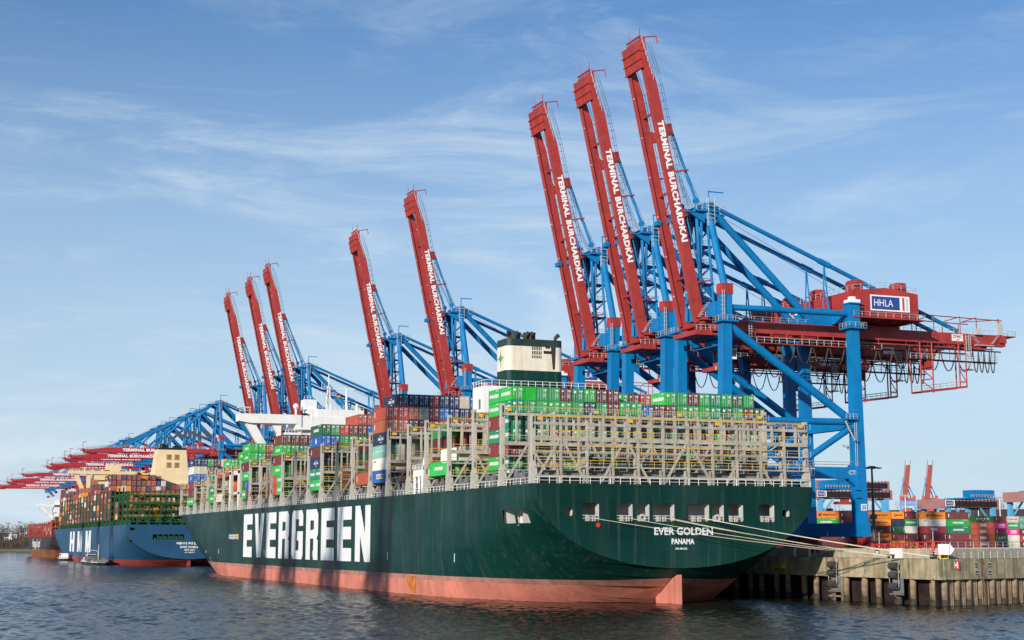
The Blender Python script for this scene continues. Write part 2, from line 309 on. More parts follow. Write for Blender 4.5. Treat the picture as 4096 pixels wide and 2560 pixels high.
    for k in range(8): b.box(81.6 - k * .28, 82 - k * .28, -5.6, -4.9, 61.7 - k * .3, 61.8 - k * .3); b.box(73.5 + k * .28, 73.9 + k * .28, -5.6, -4.9, 61.7 - k * .3, 61.8 - k * .3)
    b.box(74.8, 80.2, -5.7, -4.4, 59.0, 59.2); B('end_platform', b, M['galvanised'])
    b = CM()
    for x in (56.5, 63, 71, 76): b.tube((x, -4.2, 62), (x, -4.2, 66.2 - (x - 56) * .02), .14, 5); b.tube((x, -4.2, 66.2), (x + 1.5, 4.2, 66.2), .12, 5); b.tube((x + 1, 4.2, 62), (x + 1, 4.2, 66), .14, 5)
    b.tube((54, -4.2, 66.2), (84, -4.2, 65.8), .14, 5); b.tube((54, 4.2, 66.2), (80, 4.2, 65.8), .14, 5); b.tube((82.8, -4.2, 62), (82.8, -4.2, 66.2), .25, 5); b.tube((82.8, -4.2, 66), (74, -1, 65.4), .12, 5); B('service_frame', b, red)
    # machinery house
    b = CM(); b.prism([(34.6, 63.4), (53.2, 63.4), (53.2, 69.7), (43.9, 70.8), (34.6, 69.7)], lambda u, v: (u, -11.6, v), lambda u, v: (u, 11.6, v)); b.box(34.2, 54.6, -12.4, 12.2, 63.15, 63.38)
    for x in (37, 42, 47, 52): b.box(x - .3, x + .3, -11, 11, 62.7, 63.15)
    for y in (-3.65, 3.65): b.box(36, 53, y - .5, y + .5, 62, 62.7)
    for k in range(72): b.box(34.7 + k * .255, 34.8 + k * .255, -11.64, -11.6, 63.5, 69.65)
    for k in range(90): b.box(34.56, 34.6, -11.4 + k * .255, -11.3 + k * .255, 63.5, 69.6)
    h = B('machinery_house', b, red)
    b = CM(); b.box(39.4, 50.6, -11.74, -11.68, 65.1, 68.9, 0); b.box(39.75, 47.7, -11.77, -11.73, 65.45, 68.55, 1); b.box(48.5, 49.1, -11.77, -11.73, 65.45, 68.55, 2); b.box(49.6, 50, -11.77, -11.73, 65.45, 68.55, 3)
    put_text(b, 'HHLA', (40.4, -11.8, 66.2), (5.4, 0, 0), (0, 0, 1.7), 0, bold=0.0); B('sign', b, [M['letter_white'], M['sign_blue'], M['sign_red'], M['galvanised']], h)
    b = CM(); b.box(36.6, 37.6, -11.7, -11.66, 63.5, 65.6); B('door', b, M['dark_steel'], h)
    for x in (37.5, 50):
        for y in (-8, 8):
            b = CM(); pr = [(-1.6, 70), (1.6, 70), (1.6, 72.1), (1.1, 72.7), (-1.1, 72.7), (-1.6, 72.1)]; b.prism(pr, lambda u, v: (x + u, y - 1.3, v), lambda u, v: (x + u, y + 1.3, v)); b.box(x - 1, x + 1, y - 2, y - 1.3, 71.2, 72.6); B('roof_vent', b, red, h)
    b = CM(); b.rail([(34.7, -11.5, 69.7), (43.9, -11.5, 70.8), (53.1, -11.5, 69.7), (53.1, 11.5, 69.7)], 1.3, 2.2, .045); b.rail([(34.7, -11.5, 69.7), (34.7, 11.5, 69.7)], 1.3, 2.2, .045); b.rail([(34.3, -12.3, 63.4), (54.5, -12.3, 63.4)], 1.2, 2.2, .045); B('handrail', b, M['galvanised'], h)
    # apex mast
    for y in ys:
        s = 1 if y > 0 else -1
        b = CM(); b.tube((.2, y, 69), (.2, s * 4.3, 87.5), .85, 14); B('mast_leg', b, blue)
        b = CM(); b.tube((-2.2, s * 3.2, 62), (-1.2, s * 3.4, 88), .4, 8); b.tube((2.2, s * 2.6, 62), (.4, s * 3, 87), .32, 8); B('mast_post', b, blue)
        b = CM(); b.tube((1, s * 4.2, 88), (28.4, s * 3.65, 62.4), .85, 14); B('mast_brace', b, blue)
        b = CM(); b.tube((1.4, s * 4.2, 88.8), (70.5, s * 3.65, 62.6), .52, 10)
        p = Vector((1.4, s * 4.2, 88.8)).lerp(Vector((70.5, s * 3.65, 62.6)), .44); b.tube(p - Vector((1.5, 0, -.55)), p + Vector((1.5, 0, -.55)), .75, 8)
        b.tube(p, (p.x - .7, p.y, 62.2), .2, 6); b.tube(p, (p.x + 1.3, p.y, 62.2), .2, 6)
        for z in (65, 67.5, 70): b.tube((p.x - .5, p.y, z), (p.x + (76 - z) * .1, p.y, z), .12, 5)
        B('backstay', b, blue)
    b = CM(); b.box(-3.8, 2.6, -5.6, 5.6, 87.2, 87.6); b.box(-1.1, 1.5, -5, 5, 85.6, 89.4); b.prism([(-5.6, 87.2), (-1, 87.2), (-1, 84.6)], lambda u, v: (u, -4.6, v), lambda u, v: (u, -4.0, v)); b.prism([(-5.6, 87.2), (-1, 87.2), (-1, 84.6)], lambda u, v: (u, 4, v), lambda u, v: (u, 4.6, v)); b.box(-6.4, -3.6, -4.8, 4.8, 86.9, 87.25)
    b.box(1.5, 4.4, -4.6, 4.6, 86.5, 87.0); b.tube((.4, -4, 89), (.4, -4, 92.6), .16, 5); b.tube((.4, -4, 92.4), (4.4, -4, 92.4), .16, 5); hd = B('mast_head', b, blue)
    b = CM(); b.rail([(-6.4, -5, 87.6), (4.4, -5, 87.6), (4.4, 5, 87.6), (-6.4, 5, 87.6)], 1.2, 1.6, .05)
    for z in (84.5, 85.5, 86.5, 88.5, 89.5): b.box(-.7, .9, -6, -5.2, z, z + .12)
    for q in ((-.7, -6), (.9, -6), (-.7, -5.2)): b.tube((q[0], q[1], 83.8), (q[0], q[1], 90.6), .06, 4)
    B('handrail', b, M['galvanised'], hd)
    b = CM()
    for k, z in enumerate((66, 70.5, 75, 79.5)):
        b.box(-3.2, 2.4, -2.5, 2.5, z, z + .15); b.rail([(-3.2, -2.5, z + .15), (2.4, -2.5, z + .15)], 1.1, 1.4, .05)
        for j in range(9): b.box(-2.6 + j * .5, -2.0 + j * .5, -2.2, -1.3, z + .2 + j * .48, z + .32 + j * .48)
        b.bar((-2.8, -2.3, z + .2), (2, -2.3, z + 4.5), .1, .3)
    B('staircase', b, M['crane_blue'])
    # boom, in (s along, u up) coordinates of the lowered boom
    th = R(deg)
    hx, hz = -2.4, 60.6; c_, s_ = math.cos(th), math.sin(th)
    def T(s, u): s = s * kf; return (hx - s * c_ + u * s_, hz + s * s_ + u * c_)
    def P(s, y, u): x, z = T(s, u); return (x, y, z)
    UPV = (s_, 0, c_)
    for g in (-3.85, 3.85):
        b = CM(); o = [(0.5, -1.4), (69.5, -1.4), (70.6, -1.0), (70.6, -.1), (59.5, 1.4), (49.2, 1.4), (49.2, 2.9), (46.6, 2.9), (46.6, 1.4), (2, 1.4), (0.5, .6)]
        o1 = [(.5, -1.3), (70.6, -1.3), (70.6, -.1), (59.5, 1.25), (2, 1.25), (.5, .6)]
        b.prism(o1, lambda a, q: P(a, g - .55, q), lambda a, q: P(a, g + .55, q)); b.prism([(46.6, 1.4), (49.4, 1.4), (49.4, 2.9), (46.6, 2.9)], lambda a, q: P(a, g - .55, q), lambda a, q: P(a, g + .55, q))
        b.bar(P(1, g + (.75 if g < 0 else -.75), -1.2), P(64, g + (.75 if g < 0 else -.75), -1.2), .4, .16, up=UPV)
        b.prism([(26.2, 1.4), (28.4, 1.4), (28, 2.5), (26.6, 2.5)], lambda a, q: P(a, g - .5, q), lambda a, q: P(a, g + .5, q))
        gi = B('boom_girder', b, red)
        if g < 0:
            b = CM(); put_text(b, 'TERMINAL BURCHARDKAI', P(50.4, g - .59, -.74), Vector(P(20.2, 0, 0)) - Vector(P(50.4, 0, 0)), Vector(P(0, 0, 1.66)) - Vector(P(0, 0, 0)), bold=.05, spacing=1.08); B('lettering', b, M['letter_white'], gi)
        b = CM(); yy = g - .9 if g < 0 else g + .9
        for q in (1.9, 2.5): b.tube(P(3, yy, q), P(59, yy, q), .05, 4); b.tube(P(59, yy, q), P(70, yy, q - 1.2), .05, 4)
        for k in range(29): b.tube(P(3 + k * 2, yy, 1.3), P(3 + k * 2, yy, 2.5), .05, 4)
        B('handrail', b, M['dark_steel'] if raised else M['galvanised'], gi)
        b = CM()
        for k in range(6):
            b = CM(); b.cbox(P(8 + k * 10, g + (.7 if g < 0 else -.7), -1.5), .3, .3, .3); B('floodlight', b, M['galvanised'], gi)
    b = CM()
    for k in (12, 33, 53): b.bar(P(k, -3.3, .2), P(k, 3.3, .2), .5, .6, up=UPV)
    for a0, a1, sg in ((22.5, 28, 1), (33, 28, -1), (44, 50, 1), (7, 12, 1)): b.tube(P(a0, -2.9, .2), P(a1, 2.9, .2), .16, 6)
    for k in (10, 37.5): b.bar(P(k, -4.2, 1.3), P(k, -4.2, 5), .3, .35); b.bar(P(k, 4.2, 1.3), P(k, 4.2, 5), .3, .35)
    B('boom_tie', b, red)
    b = CM(); b.bar(P(26.5, -3, .9), P(26.5, 3, .9), 1, 1, up=UPV); b.cbox(P(26.5, 3.9, -1.6), 1.1, 2.2, 1.1); B('latch_beam', b, blue)
    b = CM(); b.bar(P(69.3, -4.6, -.6), P(69.3, 4.6, -.6), 2.4, 1.7, up=UPV); b.bar(P(66.2, -4.3, -1.5), P(66.2, 4.3, -1.5), 4.6, .25, up=UPV)
    for y in range(-4, 5): b.bar(P(64.2, y, -1.75), P(68.2, y, -1.75), .25, .25, up=UPV)
    for k in (64, 66.2, 68.4): b.bar(P(k, -4.6, -1.85), P(k, 4.6, -1.85), .25, .3, up=UPV)
    b.bar(P(71, -3.8, .2), P(71, 3.8, .2), .8, 1.1, up=UPV); b.bar(P(72, -3.5, -.2), P(72, 3.5, -.2), .4, .5, up=UPV)
    b.tube(P(71.6, -3.5, .4), P(71.6, -3.5, 4.2), .16, 5); b.tube(P(71.6, -3.5, 4.1), P(69.8, -3.5, 4.1), .16, 5); b.tube(P(71.6, -2, .4), P(74.4, -2, .9), .12, 5); b.tube(P(71.6, 2.4, .2), P(75.2, 2.4, .2), .07, 4); B('boom_tip', b, red)
    b = CM(); b.wire([P(60, -4.3, 1.6), P(62, -4.3, 2.6), P(69, -4.3, 1.8), P(70.5, -4.3, .9)], .07); b.rail([P(60.5, -4.6, .4), P(70, -4.6, -.6)], 1.2, 1.5, .05); b.rail([P(60.5, 4.6, .4), P(70, 4.6, -.6)], 1.2, 1.5, .05); B('tip_walkway', b, M['galvanised'])
    b = CM(); b.box(-4.6, -.2, -5.6, 5.6, 57.9, 59.0); b.box(-3.2, 4, -5.8, -4.6, 61.4, 62.0); b.prism([(-4, 62), (-.5, 62), (-1, 64.6), (-2.4, 64.6)], lambda u, v: (u, -5.2, v), lambda u, v: (u, -4.6, v)); b.prism([(-4, 62), (-.5, 62), (-1, 64.6), (-2.4, 64.6)], lambda u, v: (u, 4.6, v), lambda u, v: (u, 5.2, v)); b.tube((-2.4, -5.4, 60.6), (-2.4, 5.4, 60.6), .6, 8); B('hinge', b, red)
    b = CM(); b.rail([(-4.5, -5.8, 59), (4, -5.8, 59)], 1.2, 1.3, .05); b.rail([(-3.2, -5.8, 62), (4, -5.8, 62)], 1.2, 1.3, .05)
    for k in range(9): b.cbox((-3.6 + k * .3, -5.7, 62 + k * .42), .45, .9, .12)
    B('hinge_platform', b, M['galvanised'])
    for y in (-3.65, 3.65):
        if raised:   # folded forestay links hang from the boom beside the mast head
            b = CM(); b.tube(P(48, y, 2.9), (-2.8, y, 90), .32, 8); b.tube((-2.8, y, 90), (-2.2, y, 73), .42, 8); b.tube(P(27.3, y, 2.3), (-1.4, y, 70), .22, 6); b.tube((-2.8, y - .4, 90), (-2.8, y + .4, 90), .7, 10); B('forestay', b, blue)
        else:
            for k, r in ((48, .62), (27.3, .48)):
                b = CM(); b.tube(P(k, y, 2.6), (-4.4, y, 86.6), r, 8); q = Vector(P(k, y, 2.6)).lerp(Vector((-4.4, y, 86.6)), .5); d = (Vector((-4.4, y, 86.6)) - q).normalized(); b.tube(q - d * 1.2, q + d * 1.2, r * 1.5, 8); B('forestay', b, blue)
    b = CM()
    for y in (-2.6, -1.9, -1.2, 1.2, 1.9, 2.6): b.tube(P(50, y, 2.4), (-1, y, 89.6), .055, 4, cap=False)
    for y in (-1.5, 1.5): b.tube((1, y, 89), (40, y, 71), .05, 4, cap=False)
    B('hoist_rope', b, M['dark_steel'])
    # walkways, trolley, festoon and maintenance frame under the girders
    b = CM(); b.box(11.2, 46, -6.3, -5.2, 56.5, 56.75)
    for k in range(9): b.tube((11.4 + k * 4.3, -5.3, 56.6), (11.4 + k * 4.3, -5.3, 59.4), .12, 5)
    b.bar((0, -5, 58.2), (80, -5, 58.2), .5, .35); b.bar((0, 5, 58.2), (80, 5, 58.2), .5, .35); wk = B('walkway', b, red)
    b = CM(); b.rail([(11.2, -6.3, 56.75), (46, -6.3, 56.75)], 1.2, 2, .06)
    for q in ((9.6, -5.6), (10.3, -5.6)): b.tube((q[0], q[1], 56.6), (q[0], q[1], 63), .07, 4)
    for k in range(10): b.box(9.5, 10.4, -6.0, -5.4, 56.8 + k * .6, 56.9 + k * .6)
    B('handrail', b, M['galvanised'], wk)
    tx = 4.5 if raised else -30
    b = CM(); b.box(tx - 3.5, tx + 3.5, -3.4, 3.4, 57.6, 58.8); b.box(tx - 1, tx + 2, -2.8, -1, 55.8, 57.6); b.tube((tx - 2, -2, 56.6), (tx - 2, 2, 56.6), .8, 10); b.box(tx - 3.2, tx + 3.2, -5.4, 5.4, 55.6, 55.8); tr = B('trolley', b, M['crane_blue'])
    b = CM(); b.box(tx + 1.4, tx + 3.6, -2.2, .2, 53.0, 55.6, 0); b.box(tx + 1.35, tx + 1.4, -2, 0, 53.6, 55.2, 1); b.box(tx + 1.6, tx + 3.4, -2.25, -2.2, 53.6, 55.2, 1); B('driver_cab', b, [M['white_paint'], M['glass_dark']], tr)
    zs = 50.4 if raised else 51
    b = CM(); b.box(tx - 1.2, tx + 1.2, -6.1, 6.1, zs, zs + .9, 0); b.box(tx - .7, tx + .7, -1.6, 1.6, zs + .9, zs + 1.8, 0); b.box(tx - 1.25, tx + 1.25, -1, -.4, zs - .02, zs + .92, 1)
    for y in (-1.2, 1.2):
        for x in (-.8, .8): b.tube((tx + x, y, zs + 1.7), (tx + x, y, 57.6), .04, 4, 2)
    B('spreader', b, [red, M['rail_yellow'], M['black_cable']], tr)
    b = CM(); b.bar((8, -5.6, 57.6), (82, -5.6, 57.6), .25, .3)
    xs = [13 + k * 4.6 for k in range(13)] + [73.4 + k * 1.7 for k in range(5)]
    for x0, x1 in zip(xs[:-1], xs[1:]):
        sag = 5.2
        for dd in (-.12, .12): b.wire([(x0 + (x1 - x0) * (k / 8 if 0 < k < 8 else k / 8) , -5.6 + dd, 57.4 - sag * (1 - abs(k / 4 - 1) ** 2.2)) for k in range(9)], .09, 4)
    B('cable_festoon', b, M['black_cable'])
    b = CM(); b.box(54, 80, -6.6, -4.6, 54.6, 54.8)
    for k in range(9): b.tube((54.2 + k * 3.2, -4.8, 54.7), (54.2 + k * 3.2, -4.8, 59), .1, 4)
    B('service_gallery', b, M['dark_steel'])
    b = CM(); b.rail([(54, -6.6, 54.8), (80, -6.6, 54.8), (80, -4.6, 54.8)], 1.3, 1.6, .05); B('handrail', b, M['galvanised'])
    b = CM()
    for x in (57, 60.5, 68.5, 70.5): b.tube((x, -6.4, 46.6 + (0 if x < 61 else 1.8)), (x, -6.4, 59), .2, 5)
    for x in (57, 70.5): b.tube((x, -2.4, 46.6 + (0 if x < 61 else 1.8)), (x, -2.4, 59), .2, 5)
    b.bar((57, -6.4, 46.7), (70.5, -6.4, 48.4), .4, .5); b.bar((57, -2.4, 46.7), (70.5, -2.4, 48.4), .4, .5); b.hexa([(57, -6.4, 46.7), (70.5, -6.4, 48.4), (70.5, -2.4, 48.4), (57, -2.4, 46.7), (57, -6.4, 46.9), (70.5, -6.4, 48.6), (70.5, -2.4, 48.6), (57, -2.4, 46.9)])
    for z in (49.5, 52.5): b.tube((57, -6.4, z), (60.5, -6.4, z + .5), .14, 5); b.tube((68.5, -6.4, z), (70.5, -6.4, z), .14, 5)
    b.tube((57, -6.4, 49.5), (60.5, -6.4, 47.2), .12, 5); b.tube((57, -6.4, 52.5), (60.5, -6.4, 50), .12, 5); b.tube((68.5, -6.4, 52.5), (70.5, -6.4, 49.5), .12, 5); b.box(59, 61, -6.2, -4.2, 52.4, 54.6); b.box(70.5, 73, -6.6, -5.2, 52.6, 52.8); mf = B('maintenance_frame', b, red)
    b = CM(); b.rail([(57.5, -6.3, 47), (70, -6.3, 48.6)], 1.2, 1.5, .05); b.rail([(57.5, -2.5, 47), (70, -2.5, 48.6)], 1.2, 1.5, .05)
    for q in (71, 71.8, 72.4): b.tube((q, -6.3, 52.8), (q, -6.3, 61.5), .06, 4)
    for k in range(14): b.box(71, 72.4, -6.4, -5.8, 53 + k * .6, 53.1 + k * .6)
    B('handrail', b, M['galvanised'], mf)
    return t
UPC = [319.9, 348.7, 379.3, 495, 568, 790, 738, 699]
UPL = ['tallest red raised boom crane, its blue legs showing behind the green stern', 'red boomed crane with raised boom, middle one of three close together behind the green ship',
       'red boomed crane with raised boom, lowest of three close together beside the white funnel', 'red boomed crane with raised boom standing alone just behind the white and green funnel',
       'red boomed crane with raised boom between the white bridge house and the funnel crane', 'red boomed crane with the smallest raised boom, above the white bridge wing tip',
       'red boomed crane with raised boom, middle of the three behind the white bridge wing', 'red boomed crane with raised boom standing next to the white radar mast']
DNC = [904, 970, 1003, 1082, 1117, 1277, 1391, 1445, 1537, 1584]
DNL = ['crane with lowered red boom, highest of the level booms behind the cream funnel', 'crane with lowered red boom, second level boom from the top behind the cream funnel', 'crane with lowered red boom mostly hidden under the second level boom behind the cream funnel',
       'crane with lowered red boom passing behind the cream bridge house roof', 'crane with lowered red boom just under the one behind the cream bridge house roof',
       'far crane with lowered red boom, top one of the lower group of five', 'far crane with lowered red boom, second from top in the lower group of five', 'far crane with lowered red boom, third from top in the lower group of five',
       'far crane with lowered red boom, fourth from top in the lower group of five', 'far crane with lowered red boom, lowest of all the level booms']
cr = crane(True, UPL[0], 'ship cranes with raised booms'); cr.location = (RX, UPC[0], QZ)
for k in range(1, 5): tag(copy_tree(cr, (RX + (0, 0, 0, 1, 2)[k], UPC[k], QZ)), UPL[k])
cr3 = crane(True, UPL[5], 'ship cranes with raised booms', 77.0, 1.04); cr3.location = (RX, UPC[5], QZ); cr3.scale = (1, 1, 1.03)
for k in (6, 7): tag(copy_tree(cr3, (RX, UPC[k], QZ)), UPL[k])
cd = crane(False, DNL[0], 'ship cranes with lowered booms', -.3, 1.03); cd.location = (RX, DNC[0], QZ); cd.scale = (1, 1, 1.03)
for k in range(1, 10):
    c = tag(copy_tree(cd, (RX, DNC[k], QZ)), DNL[k])
    if k > 4: c.scale = (1.05, 1, 1.05)
# ------------------------------------------------------------------ ships
WZ = -0.7                                      # water level
def bump01(t): return max(0.0, min(1.0, t))
class Hull:
    def __init__(s, xc, hb, Y0, L, zd, zbst=5.8, zred=3.6, bowlen=150, bowdeck=48, rake=15, flat=0.0): s.xc, s.hb, s.Y0, s.L, s.zd, s.zb0, s.zr, s.bl, s.bd, s.rake = xc, hb, Y0, L, zd, zbst, zred, bowlen, bowdeck, rake
    def zb(s, q): return s.zb0 - (s.zb0 + 12) * (1 - (1 - bump01(q / 50)) ** 1.8)
    def n(s, q): return 2.1 + .5 * (q / 40) ** 2 if q < 40 else 2.6 + 6 * bump01((q - 40) / 50)
    def half(s, q, z):                         # half breadth at station q (metres from the transom) and height z
        zb, zd = s.zb(q), s.zd
        f = bump01((z - zb) / (zd - zb)); f = f if q > 60 or f < .55 else f + (1 - f) * .45 * bump01((f - .55) / .2) * bump01((60 - q) / 30) * bump01((q + 4) / 10); b = s.hb * (1 - (1 - f) ** s.n(q)) ** (1 / s.n(q))
        h = bump01((z - WZ) / (zd - WZ)); st = s.L - s.rake * (1 - h ** .8); s0 = s.L - s.bl * (1 - h) - s.bd * h; m = 2.1 + .4 * h
        t = bump01((q - s0) / (st - s0)); b *= (1 - t ** m) ** (.55 if h > .5 else .55 + .35 * (1 - 2 * h))
        return b if q < st else 0.0
    def stem(s, z): h = bump01((z - WZ) / (s.zd - WZ)); return s.L - s.rake * (1 - h ** .8)
    def px(s, Y, z): return s.xc - s.half(Y - s.Y0, z)
def hull_mesh(h, levels, mats, holes=(), qs=None):
    b = MB(); L = h.L
    qs = qs or sorted(set([0, 3, 5.7, 10.2, 11.3, 16.8, 22, 28, 34, 40, 47, 55, 65, 80, 100, 150, 200, 230, 250] + [250 + k * 7 for k in range(1, 14)] + [345 + k * 3 for k in range(1, 15)] + [389, 391, 393, 395, 396.5, 398, 399, 399.7]))
    for sg in (-1, 1):
        G = []
        for q in qs:
            zb = h.zb(q); row = []
            for z in levels:
                zz = max(z, zb); st = h.stem(zz); qq = min(q, st) if q > L - 60 else q
                row.append(b.pt((h.xc + sg * h.half(qq, zz), h.Y0 + (qq if q <= st else st), zz)))
            G.append(row)
        for i in range(len(qs) - 1):
            for j in range(len(levels) - 1):
                if levels[j + 1] <= min(h.zb(qs[i]), h.zb(qs[i + 1])): continue
                if sg < 0 and any(a <= i < a2 and c <= j < c2 for a, a2, c, c2 in holes): continue
                q = [G[i][j], G[i + 1][j], G[i + 1][j + 1], G[i][j + 1]]
                if sg > 0: q = q[::-1]
                b.f.append(q); b.m.append(0 if levels[j + 1] > h.zr + .01 else 2 if levels[j] >= h.zr - 1.01 and mats else 1)
    return b, qs
def transom(h, holes, mat_i=0, n=40):          # flat stern plate with rectangular, round cornered openings
    import bmesh
    bm = bmesh.new(); ed = []
    def loop(pts):
        v = [bm.verts.new(p) for p in pts]
        for a, c in zip(v, v[1:] + v[:1]): ed.append(bm.edges.new((a, c)))
    zb = h.zb(0); zs = [zb + (h.zd - zb) * (k / n) ** 2 for k in range(n + 1)]
    loop([(h.xc + h.half(0, z), h.Y0, z) for z in reversed(zs)][:-1] + [(h.xc - h.half(0, z), h.Y0, z) for z in zs])
    for x0, x1, z0, z1 in holes:
        r = .35; loop([(x0 + r, h.Y0, z0), (x1 - r, h.Y0, z0), (x1 - .1, h.Y0, z0 + .1), (x1, h.Y0, z0 + r), (x1, h.Y0, z1 - r), (x1 - .1, h.Y0, z1 - .1), (x1 - r, h.Y0, z1), (x0 + r, h.Y0, z1), (x0 + .1, h.Y0, z1 - .1), (x0, h.Y0, z1 - r), (x0, h.Y0, z0 + r), (x0 + .1, h.Y0, z0 + .1)])
    bmesh.ops.triangle_fill(bm, use_beauty=True, use_dissolve=False, edges=ed, normal=(0, -1, 0))
    bm.verts.index_update(); v = [tuple(p.co) for p in bm.verts]; f = [[p.index for p in q.verts] for q in bm.faces]; bm.free()
    def inside(c):
        return any(a - .01 < c[0] < e + .01 and z0 - .01 < c[1] < z1 + .01 for a, e, z0, z1 in holes)
    b = MB(); b.v = v
    for q in f:
        c = (sum(v[k][0] for k in q) / len(q), sum(v[k][2] for k in q) / len(q))
        if not inside(c): b.f.append(q); b.m.append(mat_i)
    return b
# block letters for the hull sides, polygons in a unit cell
def _r(a, b, c, d): return [(a, b), (c, b), (c, d), (a, d)]
GLY = {'E': [_r(0, 0, .4, 1), _r(.4, .76, 1, 1), _r(.4, .40, .97, .63), _r(.4, 0, 1, .24)],
       'V': [[(0, 1), (.36, 1), (.62, 0), (.27, 0)], [(.66, 1), (1, 1), (.73, 0), (.38, 0)]],
       'R': [_r(0, 0, .36, 1), [(.36, .78), (.66, .78), (.86, 1), (.36, 1)], [(.66, .78), (.66, .60), (1, .58), (1, .9), (.86, 1)], [(.36, .42), (.9, .42), (1, .5), (1, .58), (.66, .60), (.36, .58)], [(.64, 0), (1, 0), (1, .38), (.9, .42), (.64, .42)]],
       'G': [[(0, .1), (.1, 0), (.36, .1), (.36, .9), (.1, 1), (0, .9)], [(.1, 0), (.9, 0), (1, .1), (.66, .18), (.36, .18)], [(.36, .82), (.66, .82), (1, .9), (.9, 1), (.1, 1)], _r(.64, .68, 1, .9), [(.64, .18), (1, .1), (1, .57), (.64, .57)], _r(.48, .38, .64, .57), [(.66, .82), (.64, .82), (.64, .9), (1, .9)]],
       'N': [_r(0, 0, .34, 1), _r(.66, 0, 1, 1), [(.30, 1), (.34, 1), (.70, 0), (.64, 0)], [(.0, 1), (.34, 1), (1, 0), (.64, 0)]],
       'H': [_r(0, 0, .36, 1), _r(.64, 0, 1, 1), _r(.36, .40, .64, .60)],
       'M': [_r(0, 0, .28, 1), _r(.72, 0, 1, 1), [(0, 1), (.36, 1), (.58, 0), (.42, 0)], [(.64, 1), (1, 1), (.58, 0), (.42, 0)]]}
def hull_letters(h, word, Y1, Y0, z0, z1, gap=.24, only=None):
    b = MB(); n = len(word); w = (Y1 - Y0) / (n + gap * (n - 1)); k = 0
    for ch in word:
        a = Y1 - k * w * (1 + gap)
        if only is not None and k != only: k += 1; continue
        for ip, pg in enumerate(GLY[ch]):
            c = (sum(p[0] for p in pg) / len(pg), sum(p[1] for p in pg) / len(pg)); m = 6; pts = []
            for p, q in zip(pg, pg[1:] + pg[:1]):
                for t in range(m): pts.append((p[0] + (q[0] - p[0]) * t / m, p[1] + (q[1] - p[1]) * t / m))
            P = lambda u, v: (h.px(a - u * w, z0 + v * (z1 - z0)) - .09 - ip * .015, a - u * w, z0 + v * (z1 - z0))
            b.poly([P(*p) for p in reversed(pts)])
        k += 1
    return b
def lash_bridge(x0, x1, tops, step=2.6, zdk=20.85, zfoot=23.9):
    """steel lashing bridge across the deck at y=0: posts per row, box beams, walkways, braces. returns frame and rail meshes"""
    z1, z2, z3, zt, zh = tops                 # lower walkway, middle walkway, heavy beam, top beam, post head
    b = MB(); r = MB(); n = round((x1 - x0) / step); dx = (x1 - x0) / n
    for side, yy in ((0, -.75), (1, .75)):
        for k in range(1, n):
            x = x0 + k * dx; full = k % 2 == 0
            w = .38 if full else .3
            if side and (not full or k % 4): continue
            b.box(x - w / 2, x + w / 2, yy - .28, yy + .28, zdk if full else z3 - .35, zt + .45)
            if full and not side: b.box(x - .8, x - .5, yy - .2, yy + .2, zdk, z1 - .5)
        for z, hh in (((z3, .7), (zt, .5)) if not side else ((zt, .4),)): b.box(x0, x1, yy - .2, yy + .2, z - hh, z)
        for z in (z1, z2):
            if not side: b.box(x0, x1, yy - .12, yy + .12, z - .24, z)
        b.box(x0, x1, yy - .3, yy + .3, zdk + 1.1, zdk + 1.5)
        for k in range(0, n - 3, 5):
            xa = x0 + (k + 2) * dx
            if side == 0:
                b.bar((xa - .3, yy, z3 - .5), (xa - 2 * dx + .3, yy, zdk + .4), .34, .42, up=(0, 1, 0)); b.bar((xa + .3, yy, z3 - .5), (xa + 2 * dx - .3, yy, zdk + .4), .34, .42, up=(0, 1, 0))
        for z in (z1, z2, z3 + .1, zt + .1):
            if side and z < zt: continue
            r.tube((x0, yy * 1.35, z + 1.05), (x1, yy * 1.35, z + 1.05), .06, 5, 0); r.tube((x0, yy * 1.35, z + .55), (x1, yy * 1.35, z + .55), .035, 4, 1)
            for k in range(n + 1): x = x0 + k * dx; r.tube((x + .6, yy * 1.35, z - .1), (x + .6, yy * 1.35, z + 1.05), .035, 4, 1 if k % 3 else 0)
    for z in (z1, z2, z3, zt): b.box(x0, x1, -.7, .7, z - .06, z)
    p = MB()
    for x in (0,):
        p.box(x - .35, x + .4, -.42, .42, zfoot + .6, zh); p.box(x - .12, x + .2, -.44, -.42, zh - 2.6, zh - .5, 1); p.box(x - .08, x + .15, -.44, -.42, zfoot + 1, zfoot + 2.1, 1)
        p.hexa([(x - .6, -.6, zdk), (x + .75, -.6, zdk), (x + .75, .6, zdk), (x - .6, .6, zdk), (x - .55, -.55, zfoot), (x + .6, -.55, zfoot), (x + .6, .55, zfoot), (x - .55, .55, zfoot)])
        p.hexa([(x - .55, -.55, zfoot), (x + .6, -.55, zfoot), (x + .6, .55, zfoot), (x - .55, .55, zfoot), (x - .35, -.42, zfoot + .6), (x + .4, -.42, zfoot + .6), (x + .4, .42, zfoot + .6), (x - .35, .42, zfoot + .6)])
    for k in range(0, n, 7): r.box(x0 + k * dx + .7, x0 + k * dx + 1.5, -1, -.7, zt + .3, zt + .9, 0)
    return b, r, p
def bridge_kids(br, rail, post, w):
    o = bpy.data.objects.new('handrail', rail); COL.objects.link(o); o.parent = br
    for x in (0, w): o = bpy.data.objects.new('end_post', post); COL.objects.link(o); o.parent = br; o.location = (x, 0, 0)
